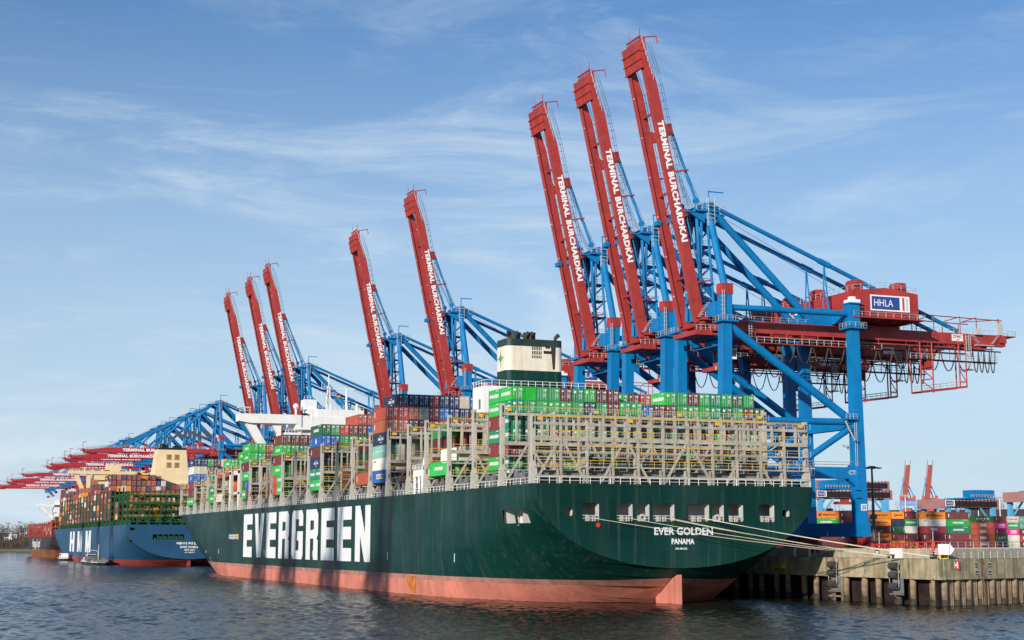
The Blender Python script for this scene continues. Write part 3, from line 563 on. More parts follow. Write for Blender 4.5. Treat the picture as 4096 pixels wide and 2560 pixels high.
# --- the green ship moored in front
EG = Hull(135, 28.5, 255.5, 400, 20.85)
LV = [-12, -8, -5, -3, -1.5, -.6, .4, 1.6, 2.6, 3.6, 4.6, 5.8, 7, 8.5, 10, 12, 13.9, 16.4, 18.5, 20.85]
ship = empty('container_ship', (0, 0, 0)); tag(ship, 'huge dark green container ship with giant white letters on its side, moored in front', 'container ship')
i57 = 2
hb_, QS = hull_mesh(EG, LV, True, holes=((2, 3, 16, 17), (4, 5, 16, 17)))
hull = hb_.build('hull', [M['hull_green'], M['boot_red'], M['boot_dirty']], ship, True)
HO = [(111.9, 113.4, 15.1, 16.4), (115.3, 118.6, 14.2, 17.45), (122.1, 125.3, 14.2, 17.45), (126.2, 128.7, 14.2, 17.45), (129.4, 133.8, 14.2, 17.45), (136.7, 141, 14.2, 17.45), (141.7, 144.1, 14.2, 17.45), (145, 148.2, 14.2, 17.45), (151.7, 154.9, 14.2, 17.45), (156.7, 158.2, 15.2, 16.5)]
st = transom(EG, HO).build('transom', [M['hull_green']], ship)
b = MB()
b.box(111, 159.5, 260.6, 260.8, 13.8, 17.9); b.box(111, 159.5, 255.55, 260.8, 13.7, 13.95); b.box(111, 159.5, 255.55, 260.8, 17.75, 17.9)
for a, e, z0, z1 in HO: b.box(e + .02, e + .3, 255.56, 257.2, 13.9, 17.8); b.box(a - .3, a - .02, 255.56, 256.1, 13.9, 17.8)
b.box(112.5, 112.7, 259.5, 273.4, 13.6, 16.9); b.box(108.6, 112.6, 259.5, 273.4, 13.5, 13.75); b.box(107.3, 108.6, 266, 273.3, 13.5, 13.7); b.box(107.1, 112.6, 259.5, 273.4, 16.6, 16.8); b.box(107.2, 112.6, 273.1, 273.3, 13.6, 16.8); b.box(108.4, 112.6, 266.4, 266.6, 13.6, 16.8); b.box(108.4, 112.6, 259.6, 259.8, 13.6, 16.8)
b.build('mooring_room', [M['room_grey']], ship)
b = MB()
for a, e, z0, z1 in HO:
    if z1 - z0 > 2: b.tube((a, 255.6, z0 + 1), (e, 255.6, z0 + 1), .05, 4); b.tube((a, 255.6, z0 + .5), (e, 255.6, z0 + .5), .04, 4)
b.build('opening_rail', M['rail_white'], ship)
for k in (1, 2, 4, 5, 7, 8):
    a, e = HO[k][:2]; b = MB(); c = (a + e) / 2 + (.3 if k < 4 else -.2)
    b.box(c - 1.1, c - .55, 255.7, 256.4, 14, 15.3); b.box(c + .6, c + .8, 255.7, 256.4, 14, 15.3)
    for x in (c - .3, c + .3): b.tube((x, 256, 14), (x, 256, 15.25), .18, 8)
    b.build('roller_fairlead', M['pillar_grey'], ship)
for k in (3, 6):
    a, e = HO[k][:2]; c = (a + e) / 2; b = MB(); pts = [(math.cos(t * math.pi / 6) * .52, math.sin(t * math.pi / 6) * .52) for t in range(12)]
    for t in range(12): q, w = pts[t], pts[(t + 1) % 12]; b.tube((c + q[0], 255.8, 14.85 + q[1]), (c + w[0], 255.8, 14.85 + w[1]), .26, 6)
    b.build('panama_chock', M['pillar_grey'], ship)
for Yq in (269.3, 263.6):
    b = MB(); b.off = Vector((2.7, 0, 0)); b.box(106.5, 107, Yq - .9, Yq - .4, 13.95, 15.3); b.box(106.5, 107, Yq - .2, Yq + .1, 13.95, 15.2); b.box(106.5, 107, Yq + .3, Yq + .6, 13.95, 15.2); b.build('roller_fairlead', M['white_paint'], ship)
b = MB(); put_text(b, 'EVER GOLDEN', (129.6, 255.44, 11.75), (12.1, 0, 0), (0, 0, 1.4), bold=.03); put_text(b, 'PANAMA', (133.1, 255.44, 10.1), (4.7, 0, 0), (0, 0, 1.02), bold=.035); put_text(b, 'IMO 9811012', (133.9, 255.44, 9.1), (2.4, 0, 0), (0, 0, .4), bold=.03); b.build('lettering', M['letter_white'], st)
hull_letters(EG, 'EVERGREEN', 500, 357.8, 5.8, 19.2).build('lettering', M['letter_white'], hull)
b = MB()
for Yq in (344, 398, 412, 470, 540, 566, 300): x_ = EG.px(Yq, 7.4) - .06; b.box(x_, x_ + .05, Yq - .14, Yq + .14, 6.5, 8.2)
for k in range(9):
    for Yq in (560,): z_ = .6 + k * .55; x_ = EG.px(Yq, z_) - .06; b.box(x_, x_ + .05, Yq - .3, Yq + .3, z_, z_ + .2)
b.build('draught_mark', M['letter_white'], hull)
b = MB(); b.prism([(128.2, 0), (128.2, 0)], lambda u, v: (0, 0, 0), lambda u, v: (0, 0, 0)) if False else None
b.prism([(256.2, -6), (256.2, 4.6), (258, 4), (260.5, 2.6), (263, 1.2), (265, .6), (265, -6)], lambda u, v: (134.55, u, v), lambda u, v: (135.45, u, v)); b.build('rudder', M['boot_red'], ship)
b = MB()
for a, e in ((516, 523), (508.5, 515.5)): b.box(EG.px(a, 12) - .12, EG.px(a, 12) + .5, a, e, 12.3, 13); b.box(EG.px(a, 12) - .1, EG.px(a, 12) + .3, a, e, 11.5, 12.2)
b.build('gangway', M['galvanised'], ship)
b = MB(); b.poly([(EG.px(y, z) - .05, y, z) for y, z in ((499.9, 11), (499.9, 13.4), (512, 13.4), (523.2, 13.4), (524, 12.9), (524, 11.5), (523.2, 11), (512, 11))]); b.build('gangway_recess_shade', M['black_paint'], ship)  # recess is not cut: flat black sheet on the hull paints its shaded inside
b = MB()
for y in (508.4, 516): b.box(EG.px(y, 12) - .16, EG.px(y, 12), y - .5, y + .1, 11.2, 13.1)
b.build('gangway_frame', M['rail_yellow'], ship)
b = MB(); b.poly([(EG.px(y, z) - .05, y, z) for y, z in ((323.5, 3.2), (329.5, 3.3), (330, 2.2), (329.2, 1), (327, -.2), (325, -.4), (324, 1.2))]); b.build('rust_patch', mat('rust_patch', lin(190, 112, 50), .8, .35, .5, .6, grime=(.1, .04, .015)), hull)
# deck, coamings, pedestals, rail
b = MB()
dk = [q for q in QS if q < 399.5]
A = [(135 - EG.half(q, 20.8) + .05, 255.5 + q) for q in dk]; Bq = [(135 + EG.half(q, 20.8) - .05, 255.5 + q) for q in dk]
for i in range(len(dk) - 1): b.poly([(A[i][0], A[i][1], 20.78), (Bq[i][0], Bq[i][1], 20.78), (Bq[i + 1][0], Bq[i + 1][1], 20.78), (A[i + 1][0], A[i + 1][1], 20.78)])
b.build('deck', M['deck_grey'], ship)
PX = [2129, 2006, 1893, 1792, 1700, 1630, 1548, 1475.6, 1405, 1340, 1280, 1227, 1173, 1122.6, 1078, 1034.5, 993, 956, 920, 886, 854.8, 823, 794.5, 766.7, 740, 712]
PY = [106.5 * (7280 / (x + 455) - .39845) for x in PX]
fr, rl, po = lash_bridge(0, 56.8, (24.0, 26.6, 29.2, 31.8, 33.3))
m_fr, m_rl, m_po = fr.mesh('lashing_bridge', [M['ship_grey']]), rl.mesh('handrail', [M['rail_yellow'], M['galvanised']]), po.mesh('end_post', [M['pillar_grey'], M['dark_steel']])
fr, rl, po = lash_bridge(0, 56.8, (24.0, 26.6, 29.2, 34.6, 36.4))
t_fr, t_rl, t_po = fr.mesh('lashing_bridge_tall', [M['ship_grey']]), rl.mesh('handrail_tall', [M['rail_yellow'], M['galvanised']]), po.mesh('end_post_tall', [M['pillar_grey'], M['dark_steel']])
for k, Y in enumerate(PY):
    low = k == 0 or k >= 22
    br = bpy.data.objects.new('lashing_bridge', m_fr if low else t_fr); COL.objects.link(br); br.parent = ship; br.location = (106.6 + (0 if k < 22 else .6), Y, 0)
    bridge_kids(br, m_rl if low else t_rl, m_po if low else t_po, 56.8)
b = MB()
for Y in PY[:-1]:
    for d in (3.4, 6.8, 10.4): b.bar((107.4, Y + d, 20.8), (107.6, Y + d, 23.6), .9, .9, w2=.4, h2=.5)
    b.box(109.2, 161, Y + 1.2, Y + 13.4, 20.8, 23.3)
b.build('hatch_coaming', M['deck_grey'], ship)
b = MB()
for Y in PY[:-1]: b.box(108.4, 109.15, Y + 2.0, Y + 4.5, 21, 23.4); b.box(108.3, 109.1, Y + 7.8, Y + 9.8, 21.1, 23)
b.build('deck_locker', M['pillar_grey'], ship)
b = MB(); ks = [k for k in range(len(dk)) if dk[k] < 388]
b.rail([(A[k][0] + .1, A[k][1], 20.8) for k in ks], 1.15, 2.2, .05); b.rail([(107, 255.6, 20.8), (163, 255.6, 20.8)], 1.15, 2.0, .055); b.build('deck_rail', M['rail_white'], ship)
b = MB()
for i in range(len(dk) - 1):
    if dk[i] > 366:
        for s_ in (A, Bq): b.poly([(s_[i][0], s_[i][1], 20.7), (s_[i + 1][0], s_[i + 1][1], 20.7), (s_[i + 1][0], s_[i + 1][1], 21.9), (s_[i][0], s_[i][1], 21.9)])
b.build('bulwark', M['hull_green'], ship)
# engine casing with the funnel
b = MB(); b.box(109.9, 137, 290.9, 297.6, 36.2, 41.6); b.box(118, 137, 291.2, 299, 20.8, 36.2); cs = b.build('engine_casing', M['white_paint'], ship)
b = MB(); b.rail([(110, 297.5, 41.6), (110, 291, 41.6), (137, 291, 41.6)], 1.2, 1.6, .055); b.build('handrail', M['rail_white'], cs)
b = MB(); b.box(119, 120, 291.1, 291.2, 33, 35); b.box(122.5, 123.3, 291.1, 291.2, 33, 35); b.box(109.86, 109.9, 293, 294, 37, 39); b.box(113, 114, 290.86, 290.9, 37, 39); b.build('door', M['deck_grey'], cs)
def funnel_ring(x0, x1, y0, y1, r=2.4):
    o = []
    for cx, cy, a0 in ((x1 - r, y1 - r, 0), (x0 + r, y1 - r, 90), (x0 + r, y0 + r, 180), (x1 - r, y0 + r, 270)):
        for k in range(6): a = R(a0 + 18 * k); o.append((cx + r * math.cos(a), cy + r * math.sin(a)))
    return o
b = MB(); rg = funnel_ring(115.4, 128.1, 292.6, 299.2, 1.4)
for z0, z1, m in ((41.6, 45.2, 1), (45.2, 50.2, 0), (50.2, 51.7, 2)): b.prism(rg, lambda u, v: (u, v, z0), lambda u, v: (u, v, z1), m)
fn = b.build('funnel', [M['funnel_white'], M['hull_green'], mat('funnel_top_green', lin(36, 56, 52), .5, .3, .3, .5)], ship)
b = MB()
f_ = 292.56
for i in range(6):
    for j, (z0, z1) in enumerate(((47.8, 48.35), (48.55, 49.3), (49.5, 50.2))): b.box(121 + i * .38, 121.2 + i * .38, f_, 292.6, z0, z1)
b.box(123.6, 125.4, f_, 292.6, 48.8, 49.4); b.box(124, 125, f_, 292.6, 49.9, 50.2); b.build('louvre', M['black_paint'], fn)
b = MB(); b.poly([(125.6, 292.57, 45.6), (126.1, 292.57, 45.6), (126.3, 292.57, 50.2), (125.2, 292.57, 50.2)]); b.build('soot_stain', M['soot'], fn)
b = MB(); sp = []
for k in range(16):
    a = math.pi / 8 * k; rr = .42 if k % 2 else (2.1 if k in (4, 12) else 1.5 if k in (0, 8) else .95)
    sp.append((115.36, 296 + math.cos(a) * rr * 1.5, 47.8 + math.sin(a) * rr))
b.poly(sp); b.build('star_emblem', M['star_green'], fn)
for x, y, r, hh in ((118.6, 296.6, 1.35, 1.7), (121.4, 295, 1.25, 1.6)):
    b = MB(); b.tube((x, y, 51.7), (x, y, 51.7 + hh), r, 20); b.tube((x, y, 51.55 + hh), (x, y, 51.7 + hh), r + .12, 20); b.build('exhaust_stack', M['soot'], fn)
for x, y, d in ((116.4, 293.6, -1), (117.6, 293.4, 1), (119.9, 293.4, 1.2), (121, 293.4, .7), (127, 294.5, 1.4)):
    b = MB(); b.tube((x, y, 51.7), (x, y, 52.5), .34, 10); b.tube((x, y, 52.4), (x + d * .45, y - .5, 53.1), .36, 10, r2=.45); b.build('exhaust_pipe', M['soot'], fn)
# forward bridge house
b = MB(); b.box(128, 142, 516, 528, 20.8, 48); b.box(126.2, 143.5, 514, 528, 48, 52.6); b.box(130.5, 136, 514.6, 522, 52.6, 55.2); b.box(129.2, 133.6, 515.2, 520, 55, 58.4); b.prism([(133.6, 52.6), (150, 52.6), (150, 55.2), (133.6, 55.2)], lambda u, v: (u, 514.2, v), lambda u, v: (u, 526, v)); b.box(122.5, 128, 513.5, 517, 46.0, 46.9)
acc = b.build('bridge_house', M['white_paint'], ship)
b = MB(); b.prism([(106.7, 50.4), (110.5, 49.8), (126.6, 49.9), (128, 48.8), (128, 52.9), (106.7, 52.9)], lambda u, v: (u, 513.6, v), lambda u, v: (u, 519, v))
b.hexa([(116.6, 515, 38), (119.4, 515, 38), (119.4, 517, 38), (116.6, 517, 38), (109, 515, 50), (112.4, 515, 50), (112.4, 517, 50), (109, 517, 50)]); b.box(120.2, 121.4, 515, 517, 38, 50); b.box(117, 121.4, 515, 517, 38.6, 39.4); b.prism([(117.8, 50), (120.2, 50), (120.2, 46.5)], lambda u, v: (u, 515, v), lambda u, v: (u, 517, v))
wg = b.build('bridge_wing', M['white_paint'], acc)
b = MB(); b.rail([(107, 513.8, 52.9), (110.4, 513.8, 52.9)], 2.0, 1.6, .08); b.box(106.8, 110.6, 513.7, 518, 54.9, 55.1); b.rail([(122.6, 513.6, 46.9), (128, 513.6, 46.9)], 1.2, 1, .06); b.rail([(134, 514.3, 55.2), (150, 514.3, 55.2)], 1.2, 1.5, .06); b.rail([(129.2, 515.2, 58.4), (133.6, 515.2, 58.4)], 1.2, 1, .06); b.build('handrail', M['rail_white'], acc)
b = MB(); b.box(128.2, 130.2, 513.9, 514, 52.8, 53.6); b.build('window', M['glass_dark'], acc)
b = MB()
for x, y in ((139.2, 518), (137.6, 518), (138.4, 519.2)): b.tube((x, y, 55), (138.4 + (x - 138.4) * .4, 518, 63.5), .2, 6)
for z, w in ((58, 2.2), (60.3, 2.6), (62.4, 2.6)): b.box(138.4 - w, 138.4 + w, 517.6, 518.4, z, z + .15); b.rail([(138.4 - w, 517.6, z), (138.4 + w, 517.6, z)], .9, 1, .05)
b.tube((138.4, 518, 63), (138.4, 518, 67.6), .16, 6); b.tube((135.9, 518, 62.4), (135.9, 518, 65), .06, 4); b.build('radar_mast', M['white_paint'], acc)
b = MB(); b.tube((144.8, 518, 55), (144.8, 518, 62.4), .45, 8, r2=.3); b.box(142, 147.6, 517.6, 518.1, 62.5, 62.9); b.box(144, 145.8, 517.4, 518.6, 58.4, 58.6); b.tube((148.6, 518, 55), (148.6, 518, 57.6), .5, 8); b.build('radar_scanner', M['white_paint'], acc)
b = MB(); b.tube((126.6, 516, 53), (126.6, 516, 55), .35, 6); n_ = 10
for i in range(5):
    a0, a1 = -math.pi / 2 + math.pi * i / 5, -math.pi / 2 + math.pi * (i + 1) / 5; b.tube((126.6, 516, 56 + 1.05 * math.sin(a0)), (126.6, 516, 56 + 1.05 * math.sin(a1)), max(.01, 1.05 * math.cos(a0)), 12, r2=max(.01, 1.05 * math.cos(a1)), cap=False)
b.build('satellite_dome', M['white_paint'], acc)
b = MB(); b.box(141, 142.6, 518, 518.05, 60.6, 60.95, 0); b.box(141, 142.6, 518, 518.05, 60.25, 60.6, 1); b.box(141, 142.6, 518, 518.05, 59.9, 60.25, 2); b.build('flag', [M['black_paint'], M['sign_red'], M['mark_yellow']], acc)
# lifeboat, boat davits and the low service crane abreast of the casing
def lifeboat(x, y, z):
    b = MB(); n = 8; rows = []
    for i in range(n + 1):
        t = i / n * 2 - 1; rr = math.sqrt(max(0.02, 1 - t * t * .96)); rows.append([(x + math.cos(2 * math.pi * k / 10) * 1.6 * rr, y + t * 4.6, z + math.sin(2 * math.pi * k / 10) * 1.7 * rr) for k in range(10)])
    for i in range(n):
        for k in range(10): b.poly([rows[i][k], rows[i + 1][k], rows[i + 1][(k + 1) % 10], rows[i][(k + 1) % 10]])
    b.box(x - .8, x + .8, y - 2.6, y - 1, z + 1.2, z + 2.1); return b.build('lifeboat', M['orange_boat'], ship, True)
lifeboat(108.6, 520, 29)
b = MB()
for yy in (513.4, 527): b.box(107, 108.2, yy, yy + 1, 20.8, 34); b.box(107, 111, yy, yy + 1, 33, 34.4)
b.box(107, 110.5, 513.4, 528, 26.2, 26.8); b.build('boat_davit', M['white_paint'], ship)
b = MB(); b.box(107, 109.6, 321, 327.6, 24.6, 26.0)
for x, y in ((107.3, 321.6), (107.3, 324), (109.3, 327), (107.3, 327)): b.tube((x, y, 20.8), (x, y, 24.6), .35, 8)
b.rail([(107, 321, 26), (107, 327.6, 26)], 1.2, 1, .06); b.bar((108, 324, 26), (109.2, 325, 30.2), .3, .45); b.build('boat_station', M['white_paint'], ship)
# ------------------------------------------------------------------ containers
CW = 2.438
def container_geo(Lc, Hc, detail=True):
    """body, one door leaf with its rods; door end at y=0, box spans x 0..CW, y 0..Lc, z 0..Hc"""
    b = MB(); p = .16; d = .04 if detail else 0
    for x in (0, CW):
        for y in (0, Lc): b.box(max(0, x - p) if x else 0, x if x else p, max(0, y - p) if y else 0, y if y else p, 0, Hc)
    for z0, z1 in ((0, .15), (Hc - .1, Hc)):
        b.box(0, .1, p, Lc - p, z0, z1); b.box(CW - .1, CW, p, Lc - p, z0, z1); b.box(p, CW - p, 0, .1, z0, z1); b.box(p, CW - p, Lc - .1, Lc, z0, z1)
    b.box(.1, CW - .1, .1, Lc - .1, Hc - .08, Hc - .04); b.box(.1, CW - .1, .1, Lc - .1, .06, .1)
    n = int((Lc - 2 * p) / .28); st = (Lc - 2 * p) / n
    for s in (0, 1):
        pr = []
        for k in range(n):
            y = p + k * st; pr += [(y, .03), (y + st * .3, .03), (y + st * .5, .03 + d), (y + st * .8, .03 + d)]
        pr.append((Lc - p, .03))
        lo = [b.pt((q if not s else CW - q, y, .15)) for y, q in pr]; hi = [b.pt((q if not s else CW - q, y, Hc - .1)) for y, q in pr]
        for k in range(len(pr) - 1):
            f = [lo[k], lo[k + 1], hi[k + 1], hi[k]]; b.f.append(f[::-1] if not s else f); b.m.append(0)
    pr = []; n = 8; st = (CW - 2 * p) / n
    for k in range(n): x = p + k * st; pr += [(x, .03), (x + st * .3, .03), (x + st * .5, .03 + d), (x + st * .8, .03 + d)]
    pr.append((CW - p, .03)); lo = [b.pt((x, Lc - q, .15)) for x, q in pr]; hi = [b.pt((x, Lc - q, Hc - .1)) for x, q in pr]
    for k in range(len(pr) - 1): f = [lo[k], lo[k + 1], hi[k + 1], hi[k]]; b.f.append(f[::-1]); b.m.append(0)
    b.poly([(p, .12, .15), (CW - p, .12, .15), (CW - p, .12, Hc - .1), (p, .12, Hc - .1)])
    return b
def door_geo(Hc):
    b = MB(); w = (CW - .36) / 2
    b.box(0, w, .035, .08, .17, Hc - .13)
    for k in range(5): z = .3 + k * (Hc - .75) / 4.0; b.box(.08, w - .08, .02, .035, z, z + .26)
    r = MB()
    for x in (.24, w - .22): r.tube((x, -.01, .16), (x, -.01, Hc - .14), .035, 5, 0); r.box(x - .07, x + .07, -.03, .03, .9, 1.0, 0)
    return b, r
def mark_geo(Hc, disc, tag_):
    b = MB(); rr = random.Random(tag_)
    x = 1.45
    b.box(x, x + .78, -.012, -.004, Hc - .62, Hc - .46); b.box(x + .3, x + .6, -.012, -.004, Hc - .82, Hc - .7)
    for k in range(6): b.box(x + .1, x + .1 + rr.uniform(.15, .28), -.012, -.004, Hc - 1.2 - k * .16, Hc - 1.13 - k * .16)
    for k in range(5): b.box(x + .45, x + .45 + rr.uniform(.12, .25), -.012, -.004, Hc - 1.2 - k * .16, Hc - 1.13 - k * .16)
    if disc: b.prism([(.55 + .27 * math.cos(k * .5236), Hc - .7 + .27 * math.sin(k * .5236)) for k in range(12)], lambda u, v: (u, -.012, v), lambda u, v: (u, -.006, v)); b.box(.42, .5, -.012, -.004, Hc - 1.5, Hc - 1.3)
    elif tag_ % 3 == 1: put_text(b, 'tex', (.35, -.012, Hc - .8), (.6, 0, 0), (0, 0, .36))
    elif tag_ % 3 == 2: b.box(.3, .7, -.012, -.004, Hc - .75, Hc - .5); b.box(.4, .6, -.012, -.004, .7, 1)
    if tag_ % 4 == 0: b.box(.3, .5, -.012, -.004, .9, 1.1, 1)
    return b
GEO = {}
def cgeo(kind):
    if kind not in GEO:
        Lc, Hc = {'20': (6.058, 2.591), '40': (12.192, 2.591), '40h': (12.192, 2.896), '20h': (6.058, 2.896)}[kind]
        bd = container_geo(Lc, Hc).mesh('shipping_container', [M['c_green']]); d, r = door_geo(Hc)
        GEO[kind] = (bd, d.mesh('door', [M['c_green']]), r.mesh('locking_rod', [M['galvanised']]), [mark_geo(Hc, t < 2, t).mesh('lettering', [M['letter_white'], M['mark_yellow']]) for t in range(6)], Lc, Hc)
    return GEO[kind]
SIDE = {}
def side_mark(key, Lc, Hc):
    """brand lettering for the long side at x=0 (reads along -y, seen from the water side)"""
    k = (key, Lc, Hc)
    if k in SIDE: return SIDE[k]
    b = MB(); mats = [M['letter_white']]; x = -.012
    def T(s, y1, y0, z0, z1, m=0, bold=.03): put_text(b, s, (x, y1, z0), (0, y0 - y1, 0), (0, 0, z1 - z0), m, bold)
    def box(y0, y1, z0, z1, m=0): b.box(x, x + .005, y0, y1, z0, z1, m)
    if key == 'ever': T('EVERGREEN', Lc * (.90 if Lc < 7 else .72), Lc * (.10 if Lc < 7 else .28), Hc * .38, Hc * .64, bold=.06); box(Lc * .1, Lc * .32, Hc * .86, Hc * .91)
    elif key == 'cma': T('CMA CGM', Lc * .66, Lc * .30, Hc * .38, Hc * .62, bold=.04); box(Lc * .46, Lc * .54, Hc * .70, Hc * .76); box(Lc * .43, Lc * .51, Hc * .2, Hc * .26)
    elif key == 'cmabox': mats = [M['letter_white'], M['sign_red'], M['sign_black']]; box(Lc * .27, Lc * .72, Hc * .32, Hc * .7); x = -.03; T('CMA', Lc * .7, Lc * .52, Hc * .38, Hc * .64, 1, .04); T('CGM', Lc * .48, Lc * .29, Hc * .38, Hc * .64, 2, .04)
    elif key == 'china': T('CHINA SHIPPING', Lc * .8, Lc * .2, Hc * .4, Hc * .62, bold=.04); T('中海', Lc * .96, Lc * .9, Hc * .3, Hc * .6)
    elif key == 'oocl': mats = [M['sign_red']]; T('OOCL', Lc * .9, Lc * .78, Hc * .66, Hc * .82, 0, .04)
    elif key == 'cosco': b.prism([(Lc * .5 + .7 * math.cos(q * .5236), Hc * .5 + .75 * math.sin(q * .5236)) for q in range(12)], lambda u, v: (x, u, v), lambda u, v: (x + .004, u, v)); T('COSCO', Lc * .97, Lc * .93, Hc * .2, Hc * .8)
    elif key == 'plain': box(Lc * .03, Lc * .05, Hc * .2, Hc * .85); box(Lc * .86, Lc * .9, Hc * .3, Hc * .75)
    elif key == 'hapag':
        mats = [M['sign_black'], M['sign_blue']]; T('Hapag-Lloyd', Lc * .62, Lc * .14, Hc * .34, Hc * .66, 0, .03)
        for d in (0, .62):
            b.prism([(Lc * .80 - d, Hc * .3), (Lc * .76 - d, Hc * .3), (Lc * .72 - d, Hc * .7), (Lc * .76 - d, Hc * .7)], lambda u, v: (x, u, v), lambda u, v: (x + .005, u, v), 1); box(Lc * .72 - d, Lc * .80 - d, Hc * .45, Hc * .54, 1)
    elif key == 'uasc': T('U A S C', Lc * .76, Lc * .22, Hc * .46, Hc * .70); box(Lc * .44, Lc * .52, Hc * .24, Hc * .3)
    elif key == 'hmm': T('HMM', Lc * .62, Lc * .36, Hc * .36, Hc * .66, 0, .05); box(Lc * .36, Lc * .62, Hc * .7, Hc * .76)
    elif key == 'one': T('ONE', Lc * .76, Lc * .22, Hc * .36, Hc * .76, 0, .05); box(Lc * .24, Lc * .74, Hc * .2, Hc * .26)
    elif key == 'yang': mats = [M['sign_red']]; T('YANG MING', Lc * .80, Lc * .12, Hc * .4, Hc * .62); box(Lc * .84, Lc * .9, Hc * .4, Hc * .64)
    SIDE[k] = b.mesh('lettering', mats); return SIDE[k]
def use(o, m):
    for s in o.material_slots: s.link = 'OBJECT'; s.material = m
CNT = []
def box_at(kind, color, x, y, z, label, group, rz=0.0, doors=True, brand=None, parts=True, front=None):
    bd, dm, rm, mk, Lc, Hc = cgeo(kind)
    o = bpy.data.objects.new('shipping_container', bd); COL.objects.link(o); use(o, M['c_' + color]); o.location = (x, y, z); o.rotation_euler = (0, 0, rz); tag(o, label, 'container', group); CNT.append(o)
    if doors and parts:
        for k in (0, 1):
            d = bpy.data.objects.new('door', dm); COL.objects.link(d); use(d, M['c_' + color]); d.parent = o; d.location = (.17 + k * (CW - .34) / 2, 0, 0)
            r = bpy.data.objects.new('locking_rod', rm); COL.objects.link(r); r.parent = d
        ev = color in ('green', 'bright', 'emerald', 'forest')
        l = bpy.data.objects.new('lettering', mk[rnd.choice((0, 1, 3)) if ev else rnd.choice((1, 2, 4, 5)[1:])]); COL.objects.link(l); l.parent = o
    if brand:
        s = bpy.data.objects.new('lettering', side_mark(brand, Lc, Hc)); COL.objects.link(s); s.parent = o
    return o
ORD = ['first', 'second', 'third', 'fourth', 'fifth', 'sixth', 'seventh', 'eighth', 'ninth', 'tenth', 'eleventh', 'twelfth', 'thirteenth', 'fourteenth', 'fifteenth', 'sixteenth', 'seventeenth', 'eighteenth', 'nineteenth', 'twentieth', '21st', '22nd', '23rd']
TIER = ['bottom', 'second lowest', 'third lowest', 'fourth lowest', 'second highest', 'top']
X0C = 108.9; PIT = 2.52
# stern stack: two twenty foot boxes in line, six tiers
YN, YF = 273.5, 279.75
ZT = [24.2 + 2.615 * k for k in range(7)]
G_, B_ = 'green', 'brown'
top = ['bright', 'bright', 'green', 'green', B_, 'emerald', 'bright', B_, B_] + [None] * 4 + ['bright', 'green', B_, 'green', 'emerald', 'green', 'forest', 'green']
sec = ['emerald', 'green', 'green', 'bright', 'green', 'green', 'navy', 'green', B_, 'green', 'green', 'blue', B_, B_, 'green', 'green', 'green', 'emerald', 'forest', 'green', B_, 'forest']
SG = 'containers in the stern stack of the green ship'
def stern_label(c, r, t, far=False):
    w = WORD[c]
    if r == 0: return f'{w} container at the open water corner, {TIER[t]} tier of the stern stack'
    return f'{w} container, {ORD[r]} row from water side, {TIER[t]} tier behind stern lashing frame'
for r, c in enumerate(top):
    if c: box_at('20', c, X0C + r * PIT, YN, ZT[5] + rnd.uniform(-.02, .02), stern_label(c, r, 5), SG, brand='ever' if r in (0, 13) else None, doors=(r != 1))
for r, c in enumerate(sec):
    if r in (9, 10): box_at('20h', c, X0C + r * PIT, YN, ZT[4], stern_label(c, r, 4), SG)
    else: box_at('20', c, X0C + r * PIT, YN, ZT[4] + (0 if r != 11 else -.3), stern_label(c, r, 4), SG, brand='ever' if r == 0 else None)
sd_col = {3: 'emerald', 2: 'emerald', 1: 'maroon', 0: 'emerald'}
for t in (3, 2, 1, 0):
    for r in range(22):
        c = sd_col[t] if r == 0 else rnd.choice(('green', 'green', 'emerald', 'bright', 'brown', 'brown', 'maroon', 'forest', 'green', 'navy') if rnd.random() < .95 else ('cream',))
        box_at('20', c, X0C + r * PIT, YN, ZT[t], stern_label(c, r, t), SG, brand='ever' if r == 0 and c == 'emerald' else None)
for t, c in enumerate(('bright', 'maroon', 'emerald', 'maroon', 'bright', 'bright')):
    box_at('20', c, X0C, YF, ZT[t], f'{WORD[c]} short container beside the white casing, {TIER[t]} of its column', SG, doors=False, brand='ever' if c != 'maroon' else 'plain')
for r, c in ((9, B_), (10, 'green'), (11, B_), (12, 'red')):
    box_at('20', c, X0C + r * PIT, YF, ZT[5], f'{WORD[c]} container end set back in the top tier gap, {ORD[r - 9]} from water side', SG)
# taller stacks further forward along the deck: (bridge index, tier colours of the outer column with brand, rows of the top tiers)
def stack(k, group, place, outer, rows, z0=24.2, hi='40h', x0=106.7, dy=.95, split=()):
    Y = PY[k] + dy; H = cgeo(hi)[5] + .03
    for t, (c, br) in enumerate(outer):
        if c is None: continue
        if t in split:
            c2 = split[t]
            box_at('20h', c, x0, Y + 6.1, z0 + t * H, f'{WORD[c]} short container, forward half, {ORD[t]} tier, {place}', group, doors=False, brand='plain' if c not in ('green', 'bright', 'emerald') else 'ever')
            box_at('20h', c2, x0, Y, z0 + t * H, f'{WORD[c2]} short container, aft half, {ORD[t]} tier, {place}', group, brand='plain' if c2 not in ('green', 'bright', 'emerald') else 'ever')
        else:
            box_at(hi, c, x0, Y, z0 + t * H, f'{WORD[c]} long container, {ORD[t]} tier, outer column of the {place}', group, brand=br)
    for t, r0, cs in rows:
        for j, c in enumerate(cs):
            if c: box_at(hi, c, x0 + (r0 + j) * PIT, Y, z0 + t * H, f'{WORD[c]} container, {ORD[r0 + j]} row, {ORD[t]} tier, {place}', group, brand='cma' if (t == 6 and r0 + j == 1 and c == 'navy') else ('ever' if j == 0 and r0 > 0 and c in ('green', 'bright', 'emerald') else None))
